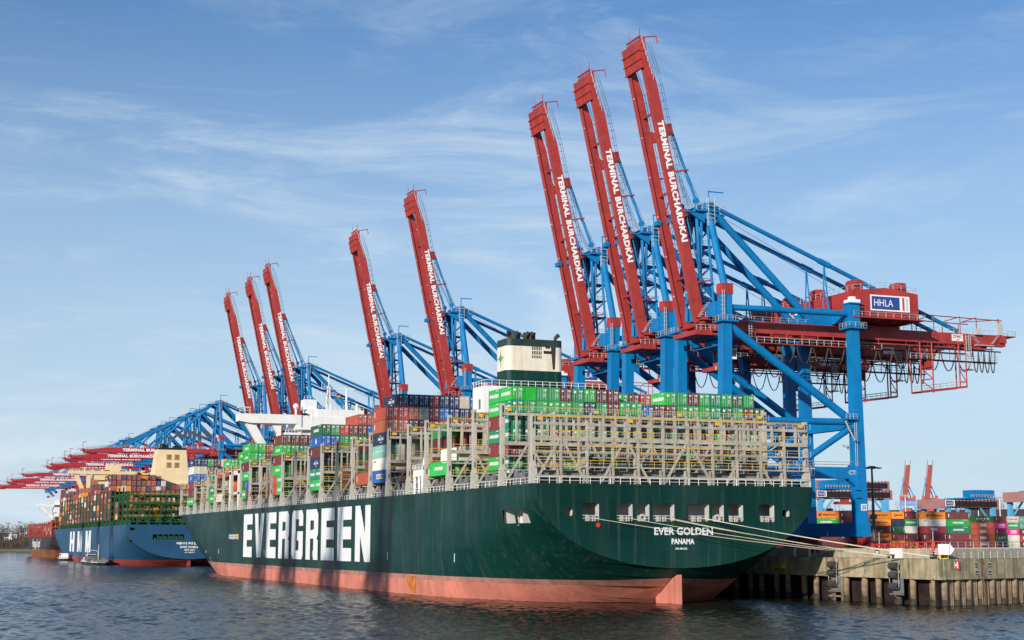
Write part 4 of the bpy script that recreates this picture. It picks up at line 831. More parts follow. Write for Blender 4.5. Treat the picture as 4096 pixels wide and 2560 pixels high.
stack(6, 'containers in the tall rust and navy stack', 'tall rust and navy stack',
      [('blue', 'cmabox'), ('white', 'oocl'), ('teal', 'china'), ('navy', 'cma'), ('rust', 'plain'), ('red', 'plain')],
      [(6, 1, ('navy', 'navy', 'navy', 'maroon', 'navy', 'navy', 'cream', 'blue', 'navy')), (5, 1, ('red', 'rust', 'grey', 'maroon', 'blue', 'navy', 'navy', 'maroon', 'navy', B_)), (4, 1, ('rust', 'navy', B_, 'maroon', 'rust', B_, 'maroon', B_, 'green')),
       (3, 1, ('navy', 'grey', B_, 'navy', 'maroon')), (2, 1, ('cream', 'cream', B_, 'grey')), (1, 1, ('cream', 'cream', 'maroon')), (0, 1, ('rust', 'red', 'rust'))])
stack(3, 'loose boxes on the half empty bays', 'bay by the white casing', [('bright', 'ever')], [(0, 1, ('forest', 'green', 'green')), (1, 0, (None, None)), (1, 1, ('white', 'white', 'grey'))], dy=.6)
stack(7, 'loose boxes on the half empty bays', 'low bay beside rust stack', [('rust', 'plain')], [(0, 1, ('green', B_, 'rust', 'green')), (1, 1, (B_, 'cream', 'maroon'))])
stack(10, 'containers in the green and blue stack', 'green and blue stack',
      [('bright', 'ever'), ('emerald', 'ever'), ('navy', 'cma'), (B_, 'plain'), ('blue', 'cosco'), ('forest', 'ever')],
      [(5, 1, ('green', 'red', 'maroon', B_, 'blue', 'blue')), (6, 4, ('rust', 'rust', 'navy', 'rust')), (4, 1, ('blue', 'green', 'green', 'emerald', 'maroon', 'cream')), (3, 1, (B_, 'green', 'navy', B_))], split={0: 'bright', 1: 'emerald'})
stack(13, 'containers in the brown topped stack', 'brown topped stack',
      [('rust', 'plain'), ('rust', 'plain'), ('bright', 'ever'), ('maroon', 'plain'), ('bright', 'ever'), (B_, 'plain')],
      [(5, 1, (B_, B_, B_, B_)), (4, 1, ('green', 'emerald', 'green', 'green')), (3, 1, (B_, 'green'))], split={0: 'bright', 1: 'bright'})
stack(16, 'containers in the stack below the white bridge wing', 'stack below the white bridge wing',
      [('bright', 'ever'), ('forest', None), ('bright', 'ever'), (B_, 'plain'), ('bright', 'ever'), ('bright', 'ever')],
      [(5, 1, ('bright', 'rust', 'green')), (4, 1, ('green', B_, 'emerald')), (3, 1, (B_, 'green'))], split={0: 'maroon', 1: 'blue'})
stack(19, 'containers in the low bow stacks', 'stepped green stack near the bow', [('cream', 'oocl'), (None, None)], [(3, 1, ('rust', B_, 'maroon')), (4, 1, ('bright', 'green', 'green', 'emerald')), (5, 3, ('bright', 'green', 'green'))])
stack(20, 'containers in the low bow stacks', 'low green stack near the bow', [('bright', 'ever'), ('emerald', 'ever')], [(3, 1, ('rust', B_)), (4, 2, ('green', 'green'))])
stack(23, 'containers in the navy topped bow stack', 'navy topped bow stack',
      [('bright', 'ever'), (B_, 'plain'), ('maroon', 'plain'), ('blue', 'cosco'), ('white', 'oocl'), ('navy', 'cma')],
      [(5, 1, ('navy', 'green', B_, 'cream')), (4, 1, ('cream', B_)), (3, 1, ('blue', 'green', 'green'))], split={0: 'bright'})

def plain_box(b, x, y, z, Lc, Hc, m):
    g = .04; b.box(x + g, x + CW - g, y, y + Lc, z + g, z + Hc - g, m)
    for q_ in (.55, 1.0, 1.45, 1.9): b.box(x + q_, x + q_ + .06, y - .03, y - .005, z + .3, z + Hc - .3, 5)
b = MB(); r_ = random.Random(31)
for k in list(range(3, 23)):
    for j in range(2, 21):
        if r_.random() < .28: continue
        for t in range(r_.choice((2, 3, 4, 4))):
            if k == 3 and t > 1: continue
            plain_box(b, 106.7 + j * PIT, PY[k] + 1.1, 24.2 + t * 2.93, 12.0, 2.9, r_.choice((0, 0, 1, 1, 2, 3, 4, 1)))
tag(b.build('stacked_containers', [M['c_green'], M['c_brown'], M['c_maroon'], M['c_cream'], M['c_forest'], M['galvanised']]), 'inner rows of containers glimpsed through the grey lashing frames of the green ship', 'containers', kind='stuff')
print('CONTAINERS', len(CNT))
# ------------------------------------------------------------------ blue ship moored ahead
HM = Hull(136, 30.5, 760, 400, 18.7, zbst=2.4, zred=1.9, bowlen=150, bowdeck=55, rake=20)
hm = empty('container_ship'); tag(hm, 'blue container ship with green lashing frames and three big white letters along its side', 'container ship')
LV2 = [-12, -8, -5, -3, -1.5, -.6, .4, 1.2, 1.9, 3, 4, 5.5, 7, 9, 11.6, 14, 16.5, 18.7]
hb2, Q2 = hull_mesh(HM, LV2, None); h2 = hb2.build('hull', [M['hull_blue'], M['boot_maroon']], hm, True)
HO2 = [(107.2, 109.4, 16.0, 17.3)] + [(118.1 + k * 2.55, 120.2 + k * 2.55, 11.6, 14.1) for k in range(6)]
t2 = transom(HM, HO2).build('transom', [M['hull_blue']], hm)
b = MB(); b.box(106, 136, 762, 762.2, 11, 18); b.box(106, 136, 760.1, 762.2, 11.3, 11.5)
for k in range(6): b.cbox((119.2 + k * 2.55, 760.8, 12.1), 1.3, .5, .9)
b.build('mooring_room', [M['lattice_green']], hm)
b = MB(); put_text(b, '에이치엠엠', (129.4, 759.9, 9.2), (13.2, 0, 0), (0, 0, 1.3), bold=.03); put_text(b, 'HMM DUBLIN', (131.2, 759.9, 7.6), (9.4, 0, 0), (0, 0, 1.0), bold=.03); put_text(b, '제주 JEJU', (133.2, 759.9, 6.2), (5.2, 0, 0), (0, 0, .95), bold=.03); put_text(b, 'IMO 9863314', (133.5, 759.9, 5.3), (4.8, 0, 0), (0, 0, .55), bold=.03); b.build('lettering', M['letter_white'], t2)
for k in range(3): hull_letters(HM, 'HMM', 1003, 896.5, 4.8, 16.8, gap=.62, only=k).build('lettering', M['letter_white'], h2)
b = MB(); b.prism([(760.5, -6), (760.5, 1.6), (763, 1.8), (767, .6), (770, -.2), (770, -6)], lambda u, v: (135.5, u, v), lambda u, v: (136.5, u, v)); b.build('rudder', M['boot_maroon'], hm)
b = MB(); dq = [q for q in Q2 if q < 399.5]
for i in range(len(dq) - 1):
    a0, a1 = HM.half(dq[i], 18.6), HM.half(dq[i + 1], 18.6); b.poly([(136 - a0, 760 + dq[i], 18.66), (136 + a0, 760 + dq[i], 18.66), (136 + a1, 760 + dq[i + 1], 18.66), (136 - a1, 760 + dq[i + 1], 18.66)])
for k in range(23): b.box(108, 164, 763 + k * 15, 775 + k * 15, 18.7, 21)
b.build('deck', M['lattice_green'], hm)
fr, rl, po = lash_bridge(0, 60.4, (22.6, 25.6, 29.4, 33, 34.6), zdk=18.7, zfoot=21)
fr2, rl2, po2 = lash_bridge(0, 60.4, (22.6, 25.6, 29.4, 33.4, 36.8), zdk=18.7, zfoot=21)
g_fr, g_rl, g_po = fr.mesh('lashing_bridge', [M['lattice_green']]), rl.mesh('handrail', [M['lattice_green'], M['rail_yellow']]), po.mesh('end_post', [M['lattice_green'], M['lattice_green']])
g2_fr, g2_po = fr2.mesh('lashing_bridge', [M['lattice_green']]), po2.mesh('end_post', [M['lattice_green'], M['lattice_green']])
for k in range(24):
    tall = 1 <= k < 21
    o = bpy.data.objects.new('lashing_bridge', g2_fr if tall else g_fr); COL.objects.link(o); o.parent = hm; o.location = (105.8 + max(0, k - 20) * 1.2, 761.5 + 15 * k, 0)
    bridge_kids(o, g_rl, g2_po if tall else g_po, 60.4)
b = MB(); b.prism([(131, 42), (150.5, 42), (148.6, 60), (133.3, 60)], lambda u, v: (u, 850 + (v - 42) * .1, v), lambda u, v: (u, 864 - (v - 42) * .1, v)); b.box(130, 151.5, 849, 866, 18.7, 42); fn2 = b.build('funnel', M['cream'], hm)
b = MB()
for x in (138.0, 142.2):
    for z in (54.5, 50.2):
        b = MB(); b.box(x + 1.25, x + 1.35, 849.75 + (z - 42) * .1, 850.7 + (z - 42) * .1, z, z + 2.7)
        for j in range(7): b.box(x, x + 2.6, 849.7 + (z - 42) * .1 + j * .04, 850.4 + (z - 42) * .1 + j * .04, z + j * .42, z + .2 + j * .42)
        b.build('louvre', M['louvre_tan'], fn2)

b = MB(); b.tube((136, 855, 60), (136, 855, 63.2), 1.3, 12); b.tube((138.6, 856, 60), (138.6, 856, 62.9), 1.1, 12); b.box(142.4, 146.3, 853, 860, 60, 62.2); b.box(133.6, 148.4, 851.6, 862, 59.9, 60.9); b.build('exhaust_stack', M['black_paint'], fn2)
b = MB(); b.box(125, 150, 1036, 1050, 18.7, 50); b.box(122, 152, 1034, 1050, 50, 54.5); b.box(106, 166, 1033, 1038, 53.6, 55.8); b.box(127.5, 142.5, 1034, 1046, 54.5, 57); b.box(130, 139, 1034.5, 1044, 57, 60); b.hexa([(117.5, 1034, 36), (119.8, 1034, 36), (119.8, 1037, 36), (117.5, 1037, 36), (109, 1034, 53.7), (112, 1034, 53.7), (112, 1037, 53.7), (109, 1037, 53.7)]); b.box(117.5, 119.8, 1034, 1037, 18.7, 53.7)
br2 = b.build('bridge_house', M['cream'], hm)
b = MB(); b.box(128.3, 131.6, 1033.9, 1034, 55.2, 56.4); b.box(138, 141.6, 1033.9, 1034, 55.2, 56.4); b.build('window', M['glass_dark'], br2)
b = MB(); b.rail([(106, 1033.2, 55.8), (127, 1033.2, 55.8)], 1.3, 2, .1); b.tube((134.5, 1040, 60), (134.5, 1040, 66), .25, 6); b.box(132.5, 136.5, 1039.6, 1040.4, 62, 62.3); b.tube((116, 1034, 55.8), (116, 1034, 57.8), .6, 8); b.tube((145, 1036, 54.5), (145, 1036, 57.4), .6, 8); b.tube((151, 1036, 54.5), (151, 1036, 64), .15, 5); b.build('radar_mast', M['cream'], br2)
# the boxes on the two ships ahead: hundreds, a few pixels each
def add_box(b, x, y, z, Lc, Hc, m, rods=True):
    g = .04; b.box(x + g, x + CW - g, y, y + Lc, z + g, z + Hc - g, m)
    if rods:
        for q in (.55, 1.0, 1.45, 1.9): b.box(x + q, x + q + .07, y - .03, y - .005, z + .3, z + Hc - .3, 9)
        b.box(x + 1.5, x + 2.1, y - .03, y - .005, z + Hc - .6, z + Hc - .45, 9)
SC = ['brown', 'maroon', 'red', 'rust', 'navy', 'orange', 'white', 'magenta', 'forest']
def pick(r, hot=False): return r.choice([0, 0, 0, 0, 1, 1, 1, 2, 2, 3, 3, 4, 5, 6, 0, 1] if not hot else [0, 0, 1, 1, 2, 2, 3, 5, 5, 6])
b = MB(); r_ = random.Random(21); Z0 = 21.4; HH = 2.95
port = {2: (3, 2), 4: (8, 8), 5: (8, 8), 6: (5, 6), 7: (5, 6), 8: (7, 7), 9: (8, 8), 10: (5, 6), 11: (5, 5), 12: (6, 7), 13: (7, 7), 14: (5, 5), 15: (6, 6), 16: (5, 6), 17: (7, 7), 18: (6, 7), 19: (6, 6), 20: (7, 7), 21: (8, 8), 22: (7, 7)}
logo = MB()
for k, (n0, n1) in port.items():
    Y = 762.7 + 15 * k; xs = 105.9 + max(0, k - 20) * 1.2
    for t in range(n0):
        c = [5, 1, 3][t] if k == 2 else pick(r_); add_box(b, xs, Y, Z0 + t * HH, 12.19, 2.9, c)
        if r_.random() < .4: logo.box(xs - .05, xs, Y + 5, Y + 7.5, Z0 + t * HH + 1.0, Z0 + t * HH + 1.9)
    for j in range(1, 23 if k > 5 else 11):
        n = n1 - (r_.random() < .25) - (j > 6 and k > 10)
        if k == 5 and j < 10: n = 8
        for t in range(max(0, n - 3), n):
            c = pick(r_)
            if k == 5 and t == 7: c = [8, 0, 1, 0, 7, 5, 5, 5, 0, 1][j - 1]
            if k == 5 and t == 6: c = [0, 0, 1, 6, 0, 0, 1, 2, 0, 0][j - 1]
            add_box(b, xs + j * PIT, Y, Z0 + t * HH, 12.19, 2.9, c)
for j in range(7, 23):
    n = 5 + (j in (11, 12, 16, 17, 18)) + (j in (13, 14, 15))
    for t in range(n - 3, n): add_box(b, 105.9 + j * PIT, 792.7, Z0 + t * HH, 12.19, 2.9, r_.choice((0, 1, 0, 1, 4, 0, 2)))
for j in range(0, 23):
    for t in range(4):
        if r_.random() < .55 and j > 1: add_box(b, 105.9 + j * PIT, 777.7, Z0 + t * HH, 12.19, 2.9, r_.choice((5, 0, 3, 1, 6, 5)))
cmat = [M['c_' + c] for c in SC] + [M['galvanised']]
tag(b.build('stacked_containers', cmat), 'mixed brown, red and orange containers stacked on the blue ship', 'containers', kind='stuff')
logo.build('container_logos', M['letter_white'], bpy.data.objects['stacked_containers'])
# bunker barge and launch on the water side of the blue ship
def boat(name, label, cat, x, y, ln, w, parts):
    e = empty(name, (x, y, WZ)); tag(e, label, cat); b = MB()
    o = [(-w / 2, -ln / 2 + 3), (-w / 4, -ln / 2), (w / 4, -ln / 2), (w / 2, -ln / 2 + 3), (w / 2, ln / 2), (-w / 2, ln / 2)]
    b.prism(o, lambda u, v: (u, v, -.6), lambda u, v: (u * 1.05, v * 1.01, 1.3), 0); b.prism(o, lambda u, v: (u * 1.05, v * 1.01, 1.3), lambda u, v: (u * 1.08, v * 1.02, 1.65), 1); b.build('hull', [M['black_paint'], M['letter_white']], e)
    for nm, mt, boxes in parts:
        b = MB()
        for q in boxes: b.box(*q)
        b.build(nm, M[mt], e)
    return e
bt = boat('bunker_barge', 'black and white bunker barge lying alongside the blue ship', 'barge', 98, 812, 52, 7.5, [('wheelhouse', 'white_paint', [(-3, 3, 16, 23, 1.6, 3.4), (-2.4, 2.4, 17, 21, 3.4, 5)]), ('window', 'glass_dark', [(-2.5, -2.4, 17.5, 20.5, 3.9, 4.8), (-2.2, 2.2, 16.9, 17, 3.9, 4.8)]), ('deck_pipes', 'deck_grey', [(-4, 4, -20, 14, 1.9, 2.6), (-2, 2, -6, 4, 2.6, 4.4), (-3, -2, -16, 12, 2.6, 3.2), (2, 3, -16, 12, 2.6, 3.3), (-4, 4, 8, 10, 2.6, 4)])])
b = MB()
for x in (-2.6, 2.6): b.tube((x, 10, 1.9), (x, 10, 6), .12, 6); b.tube((x, 10, 6), (x * .6, 10, 7), .12, 6)
b.tube((-1.56, 10, 7), (1.56, 10, 7), .12, 6); b.tube((0, -12, 1.9), (0, -12, 10), .12, 5); b.rail([(-3.7, -22, 1.6), (-3.7, 22, 1.6)], .9, 2.5, .06); b.build('mast_frame', M['rail_white'], bt)
boat('launch', 'small black launch with white top at the bow of the blue ship', 'boat', 101, 990, 22, 5, [('cabin', 'white_paint', [(-2, 2, -4, 8, 1.9, 4.4)]), ('window', 'glass_dark', [(-2.05, -2, -3, 7, 3, 4)])])
# smoke drifting from the blue ship's funnel
b = MB(); r_ = random.Random(5)
for k in range(16):
    t = k / 15; c = Vector((136 + 26 * t, 856 + 6 * t, 63 + 2.6 * math.sin(t * 5) + 9 * t)); rr = .9 + 2.3 * t
    for i in range(4):
        a0, a1 = -math.pi / 2 + math.pi * i / 4, -math.pi / 2 + math.pi * (i + 1) / 4; b.tube(c + Vector((0, 0, rr * math.sin(a0))), c + Vector((0, 0, rr * math.sin(a1))), max(.02, rr * math.cos(a0)), 8, r2=max(.02, rr * math.cos(a1)), cap=False)
sm = bpy.data.materials.new('smoke'); sm.use_nodes = True; n = sm.node_tree.nodes; n.remove(n['Principled BSDF']); v = n.new('ShaderNodeVolumePrincipled'); v.inputs['Color'].default_value = (.86, .84, .86, 1); v.inputs['Density'].default_value = .03; sm.node_tree.links.new(v.outputs[0], n['Material Output'].inputs['Volume'])
tag(b.build('smoke', sm), 'grey smoke drifting from the cream funnel', 'smoke', kind='stuff')
# ------------------------------------------------------------------ black rusty ship farthest along
HL = Hull(132.5, 24.5, 1150, 248, 14.2, zbst=3, zred=5.0, bowlen=110, bowdeck=36, rake=12)
hl = empty('container_ship'); tag(hl, 'black and rust streaked container ship with red lashing frames, farthest of the moored ships', 'container ship')
qsl = sorted(set([0, 5, 12, 20, 30, 45, 60, 90, 120, 138] + [138 + 5 * k for k in range(1, 15)] + [210 + 3 * k for k in range(1, 13)] + [247]))
h3b, Q3 = hull_mesh(HL, [-12, -6, -3, -1, .4, 2, 3.5, 5, 6.5, 8, 10, 12, 14.2], None, qs=qsl); h3 = h3b.build('hull', [M['hull_black'], M['boot_rust']], hl, True)
transom(HL, []).build('transom', M['hull_black'], hl)
b = MB(); v, f, _ = text_geo('Hapag-Lloyd', .02)
i = [b.pt((HL.px(1299 - u * 66, 4.6 + w * 8.4) - .15, 1299 - u * 66, 4.6 + w * 8.4)) for u, w in v]
for q in f: b.f.append([i[k] for k in q]); b.m.append(0)
b.build('lettering', M['letter_white'], h3)
b = MB()
for k in range(len(Q3) - 1):
    a0, a1 = HL.half(Q3[k], 14), HL.half(Q3[k + 1], 14); b.poly([(132.5 - a0, 1150 + Q3[k], 14.15), (132.5 + a0, 1150 + Q3[k], 14.15), (132.5 + a1, 1150 + Q3[k + 1], 14.15), (132.5 - a1, 1150 + Q3[k + 1], 14.15)])
b.build('deck', M['boot_maroon'], hl)
fr, rl, po = lash_bridge(0, 48.4, (17, 19, 21, 24, 25), step=5.2, zdk=14.2, zfoot=15.4)
r_fr, r_po = fr.mesh('lashing_bridge', [M['boot_maroon']]), po.mesh('end_post', [M['boot_maroon'], M['boot_maroon']])
for k in range(15):
    o = bpy.data.objects.new('lashing_bridge', r_fr); COL.objects.link(o); o.parent = hl; o.location = (108.2, 1152 + 14.5 * k, 0); 
    for x in (0, 48.4): c = bpy.data.objects.new('end_post', r_po); COL.objects.link(c); c.parent = o; c.location = (x, 0, 0)
b = MB(); b.box(125, 141, 1318, 1332, 14.2, 40); b.box(111.5, 153, 1318, 1323, 38.6, 41); b.box(126, 138, 1319, 1328, 41, 44); b.tube((132, 1322, 43), (132, 1322, 53), .4, 6); b.hexa([(122.6, 1318, 30), (125.2, 1318, 30), (125.2, 1321, 30), (122.6, 1321, 30), (112.4, 1318, 38.8), (115.6, 1318, 38.8), (115.6, 1321, 38.8), (112.4, 1321, 38.8)])
for z in (18, 22, 26, 30, 34): b.box(120.5, 126, 1317, 1323, z, z + .6)
b.build('bridge_house', M['white_paint'], hl)
b = MB(); r_ = random.Random(9)
for k in range(14):
    for j in range(0, 19):
        for t in range(r_.choice((0, 0, 0, 0, 1, 2) if k > 2 else (3, 4, 5))): add_box(b, 108.6 + j * PIT, 1153 + 14.5 * k, 15.6 + t * 2.65, 12.19, 2.6, r_.choice((0, 3, 5, 5, 6, 2, 8)), False)
tag(b.build('stacked_containers', cmat), 'few mixed containers among the red frames of the far black ship', 'containers', kind='stuff')
# ------------------------------------------------------------------ quay, terminal and far shores
KX, KY, KX2, KY2 = 172.5, 230.0, 420.0, 303.0             # quay edge: along X=172.5 to the corner, then away to the right
QT = 7.5
ux, uy = (KX2 - KX), (KY2 - KY); ul = math.hypot(ux, uy); ux /= ul; uy /= ul
def Q(d, inl=0.0, z=0.0):                                 # point along the quay edge: d<0 back along the ship, d>0 along the corner face; inl metres inland
    if d <= 0: return (KX + inl, KY - d + inl * .55, z) if d > -.01 else (KX + inl, KY - d, z)
    return (KX + ux * d - uy * inl, KY + uy * d + ux * inl, z)
b = MB(); edge = [(KX + .3, 1750), (KX + .3, KY + .3), (KX2, KY2 + .3), (1500, KY2 + (1500 - KX2) * uy / ux)]
b.poly([(x, y, QT) for x, y in [(edge[0][0], edge[0][1]), (edge[1][0], edge[1][1]), (edge[2][0], edge[2][1]), (edge[3][0], edge[3][1]), (3200, 1100), (3200, 1750)]])
tag(b.build('quay_ground', M['asphalt']), kind='structure')
# quay wall
qw = empty('quay_wall', (0, 0, 0)); tag(qw, 'stained concrete quay wall on rusty round piles beside the green stern', 'quay wall')
b = MB()
def wallseg(b, d0, d1, i0, i1, z0, z1):
    p = [Q(d0, i0), Q(d1, i0), Q(d1, i1), Q(d0, i1)]; b.hexa([(q[0], q[1], z0) for q in p] + [(q[0], q[1], z1) for q in p])
J = [-1500, -300, -120, -68, -56, -44.5, -33, -21.8, -10.6, -.3]
for d0, d1 in zip(J[:-1], J[1:]): b.hexa([(KX, KY - d0, 4.1), (KX, KY - d1 + .06, 4.1), (KX + 1.6, KY - d1 + .06, 4.1), (KX + 1.6, KY - d0, 4.1), (KX, KY - d0, QT), (KX, KY - d1 + .06, QT), (KX + 1.6, KY - d1 + .06, QT), (KX + 1.6, KY - d0, QT)])
for d0, d1 in ((.05, 12.4), (13.6, 40), (40.06, 80), (80.06, 250)): wallseg(b, d0, d1, 0, 1.6, 4.1, QT)
b.hexa([(KX - .15, KY + 300, 3.9), (KX - .15, KY - .1, 3.9), (KX + 1.5, KY - .1, 3.9), (KX + 1.5, KY + 300, 3.9), (KX - .15, KY + 300, 4.35), (KX - .15, KY - .1, 4.35), (KX + 1.5, KY - .1, 4.35), (KX + 1.5, KY + 300, 4.35)]); wallseg(b, 0, 250, -.15, 1.5, 3.9, 4.35)
b.build('cap_beam', M['concrete'], qw)
b = MB(); b.box(KX + 2.2, KX + 2.6, KY + 1, KY + 1500, -3, 7); wallseg(b, 1, 250, 1.5, 1.9, -3, 7); b.build('sheet_wall', M['dark_steel'], qw)
pile = MB(); pile.tube((0, 0, -3), (0, 0, .35), .6, 14, 1); pile.tube((0, 0, .35), (0, 0, 4), .58, 14); pm = pile.mesh('pile', [M['pile_rust'], M['algae']], True)
def put_pile(p): o = bpy.data.objects.new('pile', pm); COL.objects.link(o); o.parent = qw; o.location = p
for k in range(14): put_pile((KX + .75, KY + 2.4 + k * 5.3 + (k % 2) * .9, 0))
for k in range(14): put_pile((KX + 2.4, KY + 5.1 + k * 5.3, 0))
put_pile((KX + .75, KY + 29.9, 0))
for k in range(14): put_pile(Q(2.6 + k * 3.5, .8))
b = MB()
for k in range(14):
    for dd in (1.15, 1.7, 2.25): p = Q(2.6 + k * 3.5 + dd, .9); b.box(p[0] - .17, p[0] + .17, p[1] - .2, p[1] + .2, -3, 4)
b.build('sheet_pile', M['pile_rust'], qw)
b = MB(); niche = [(-44, 6.3), (-44, 4.95), (-33.6, 6.3), (-33.6, 4.95), (-31.6, 6.3), (-31.6, 4.95), (-22.3, 6.3), (-22.3, 4.95), (-12.2, 6.3), (-12.2, 4.95), (-1.3, 6.3), (-1.3, 4.95)]
for d, z in niche:
    b.box(KX - .03, KX + .01, KY - d - .3, KY - d + .3, z - .5, z + .5, 0); b.box(KX - .05, KX - .03, KY - d - .22, KY - d + .22, z - .42, z + .42, 1); b.box(KX - .07, KX - .05, KY - d - .25, KY - d + .25, z - .12, z - .02, 0); b.box(KX - .07, KX - .05, KY - d - .05, KY - d + .05, z - .42, z + .2, 0)
for d in (11, 15, 38):
    for z in (6.3, 4.95): p = Q(d, -.03); b.box(p[0] - .3, p[0] + .3, p[1] - .03, p[1] + .02, z - .5, z + .5, 0); b.box(p[0] - .22, p[0] + .22, p[1] - .06, p[1] - .03, z - .42, z + .42, 1); b.box(p[0] - .25, p[0] + .25, p[1] - .08, p[1] - .06, z - .1, z, 0)
b.build('mooring_niche', [M['galvanised'], M['sign_black']], qw)
b = MB(); p = Q(5, -.04); b.box(p[0] - .8, p[0] + .8, p[1] - .02, p[1] + .1, 5.6, 7.2, 0); b.box(p[0] - .45, p[0] - .2, p[1] - .05, p[1] - .02, 5.9, 7, 1); b.box(p[0] + .2, p[0] + .45, p[1] - .05, p[1] - .02, 5.9, 7, 1); b.box(p[0] - .2, p[0] + .2, p[1] - .05, p[1] - .02, 6.3, 6.6, 1); b.build('berth_sign', [M['sign_red'], M['letter_white']], qw)
b = MB()
for d in (-32.6, 13.0):
    p = Q(d, -.12 if d < 0 else .3)
    if d < 0:
        for q in (-.22, .22): b.box(KX - .3, KX - .15, p[1] + q - .04, p[1] + q + .04, -2, 7.5)
        for k in range(28): b.box(KX - .3, KX - .2, p[1] - .22, p[1] + .22, -.5 + k * .28, -.44 + k * .28)
        for z in (0, 2, 3.6): b.box(KX - .3, KX + .2, p[1] - 2.6, p[1] + 2, z, z + .3)
        b.box(KX - .3, KX, p[1] - 2.8, p[1] - 2.4, -2, 4)
    else:
        for q in (-.22, .22): b.box(p[0] + q - .04, p[0] + q + .04, p[1] - .3, p[1] - .2, -2, 7.5)
        for k in range(28): b.box(p[0] - .22, p[0] + .22, p[1] - .3, p[1] - .22, -.5 + k * .28, -.44 + k * .28)
b.build('ladder', M['pile_rust'], qw)
b = MB(); b.box(KX - .7, KX - .02, 280.6, 285, 5.2, 5.5); b.box(KX - .7, KX - .55, 280.6, 280.8, 5.5, 6.4); b.box(KX - .1, KX - .02, 280.6, 281.2, 5.2, 6.5); b.build('access_step', M['rail_yellow'], qw)
# roller fenders hung on chains
def fender(Y, label):
    f = empty('fender', (KX, Y, QT)); tag(f, label, 'fender', 'roller fenders on the quay wall')
    for z, dx in ((-1.35, -.7), (-2.95, -.75), (-5.0, -.75)):
        b = MB(); b.tube((dx, -1.15, z), (dx, 1.05, z), .62, 16); 
        for q in (-.7, -.2, .3, .8): b.tube((dx, q - .03, z), (dx, q + .03, z), .65, 16)
        b.tube((dx, -1.2, z), (dx, -1.15, z), .3, 12, 1); b.build('roller', [M['rubber'], M['black_paint']], f)
    b = MB(); b.box(-.16, -.02, -2.0, 1.2, -6.4, -3.5); b.hexa([(-.9, -2, -6.5), (-.02, -2, -6.6), (-.02, 1.4, -6.6), (-.9, 1.4, -6.5), (-.9, -2, -6.3), (-.02, -2, -6.2), (-.02, 1.4, -6.2), (-.9, 1.4, -6.3)]); b.build('backing_plate', M['deck_grey'], f)
    for y in (-1.3, 1.15):
        b = MB()
        for k in range(26): z = -.05 - k * .2; x = -.12 - .75 * min(1, k / 6); b.cbox((x, y - .35 * min(1, k / 5) * (1 if y < 0 else 0), z), .1 if k % 2 else .05, .05 if k % 2 else .1, .22)
        b.build('chain', M['galvanised'], f)
fender(262.4, 'black roller fender beside the timber ladder on the quay wall'); fender(242.3, 'black roller fender with a pinkish plate on the quay wall nearer the corner')
# bollards and ropes
BOL = [(173.6, 246.2, QT), (173.6, 244.9, QT), (174.4, 234.4, QT), (174.4, 233.2, QT)]
bl_mb = MB(); bl_mb.tube((0, 0, 0), (0, 0, .5), .26, 12); bl_mb.tube((0, 0, .5), (0, 0, .72), .42, 12)
bm_ = bl_mb.mesh('bollard', [M['dark_steel']])
for p, l in zip(BOL, ('dark bollard beside the white gate, farther one of its pair', 'dark bollard beside the white gate, nearer one of its pair', 'dark bollard by the yellow hazard board, the farther of its pair', 'dark bollard by the yellow hazard board, the nearer of its pair')):
    o = bpy.data.objects.new('bollard', bm_); COL.objects.link(o); o.location = p; tag(o, l, 'bollard', 'mooring bollards on the quay')
ROP = [((117.6, 255.6, 14.7), 0, .5, 'mooring rope carrying the round red disc at its opening'), ((124.6, 255.6, 14.75), 1, .5, 'mooring rope from the second big opening of the stern'), ((132.0, 255.6, 14.8), 0, .4, 'mooring rope from the middle wide opening, upper of its pair'), ((133.2, 255.6, 14.75), 1, .45, 'mooring rope from the middle wide opening, lower of its pair'),
       ((138.9, 255.6, 14.95), 3, .35, 'mooring rope from the widest quay side opening, upper of its pair'), ((140.0, 255.6, 14.85), 2, .4, 'mooring rope from the widest quay side opening, lower of its pair')]
for p, k, sag, l in ROP:
    a = Vector(p); e = Vector(BOL[k]) + Vector((0, 0, .4)); b = MB(); b.wire([a.lerp(e, t / 16) - Vector((0, 0, 4 * sag * (t / 16) * (1 - t / 16))) for t in range(17)], .052, 6)
    o = b.build('mooring_rope', M['rope']); tag(o, 'pale ' + l, 'rope', 'stern mooring ropes')
b = MB(); b.prism([(math.cos(k * .5236) * .42, math.sin(k * .5236) * .42) for k in range(12)], lambda u, v: (118.3 + u, 255.2, 13.5 + v), lambda u, v: (118.3 + u, 255.3, 13.5 + v)); tag(b.build('rat_guard', M['sign_red']), 'round red rat guard hanging under one stern mooring rope', 'rat guard')
# flood wall with numbers, gate and rails
fw = empty('flood_wall'); tag(fw, 'long concrete flood wall standing behind the quay edge', 'wall'); b = MB()
IN = 3.6
for y0, y1 in ((249.2, 273.5), (277.5, 282), (237.2, 245.4), (283, 900)): b.box(KX + IN, KX + IN + .5, y0, y1, QT, 9.3)
wallseg(b, -.005, 5, IN, IN + .5, QT, 9.3); wallseg(b, 5.02, 250, IN + .2, IN + .7, QT, 9.35); b.build('wall_panel', M['concrete_pale'], fw)
b = MB(); b.box(KX + IN - .2, KX + IN + .3, 245.5, 249.1, QT, 9.35); b.build('gate_leaf', M['white_paint'], fw)
b = MB()
for t, y in (('48', 271.6), ('30', 254.0)):
    b.box(KX + IN - .04, KX + IN - .01, y - 1.3, y, 8.1, 9.0, 0); put_text(b, t, (KX + IN - .07, y - .15, 8.25), (0, -1.0, 0), (0, 0, .6), 1, .05)
b.build('number_plate', [M['sign_black'], M['letter_white']], fw)
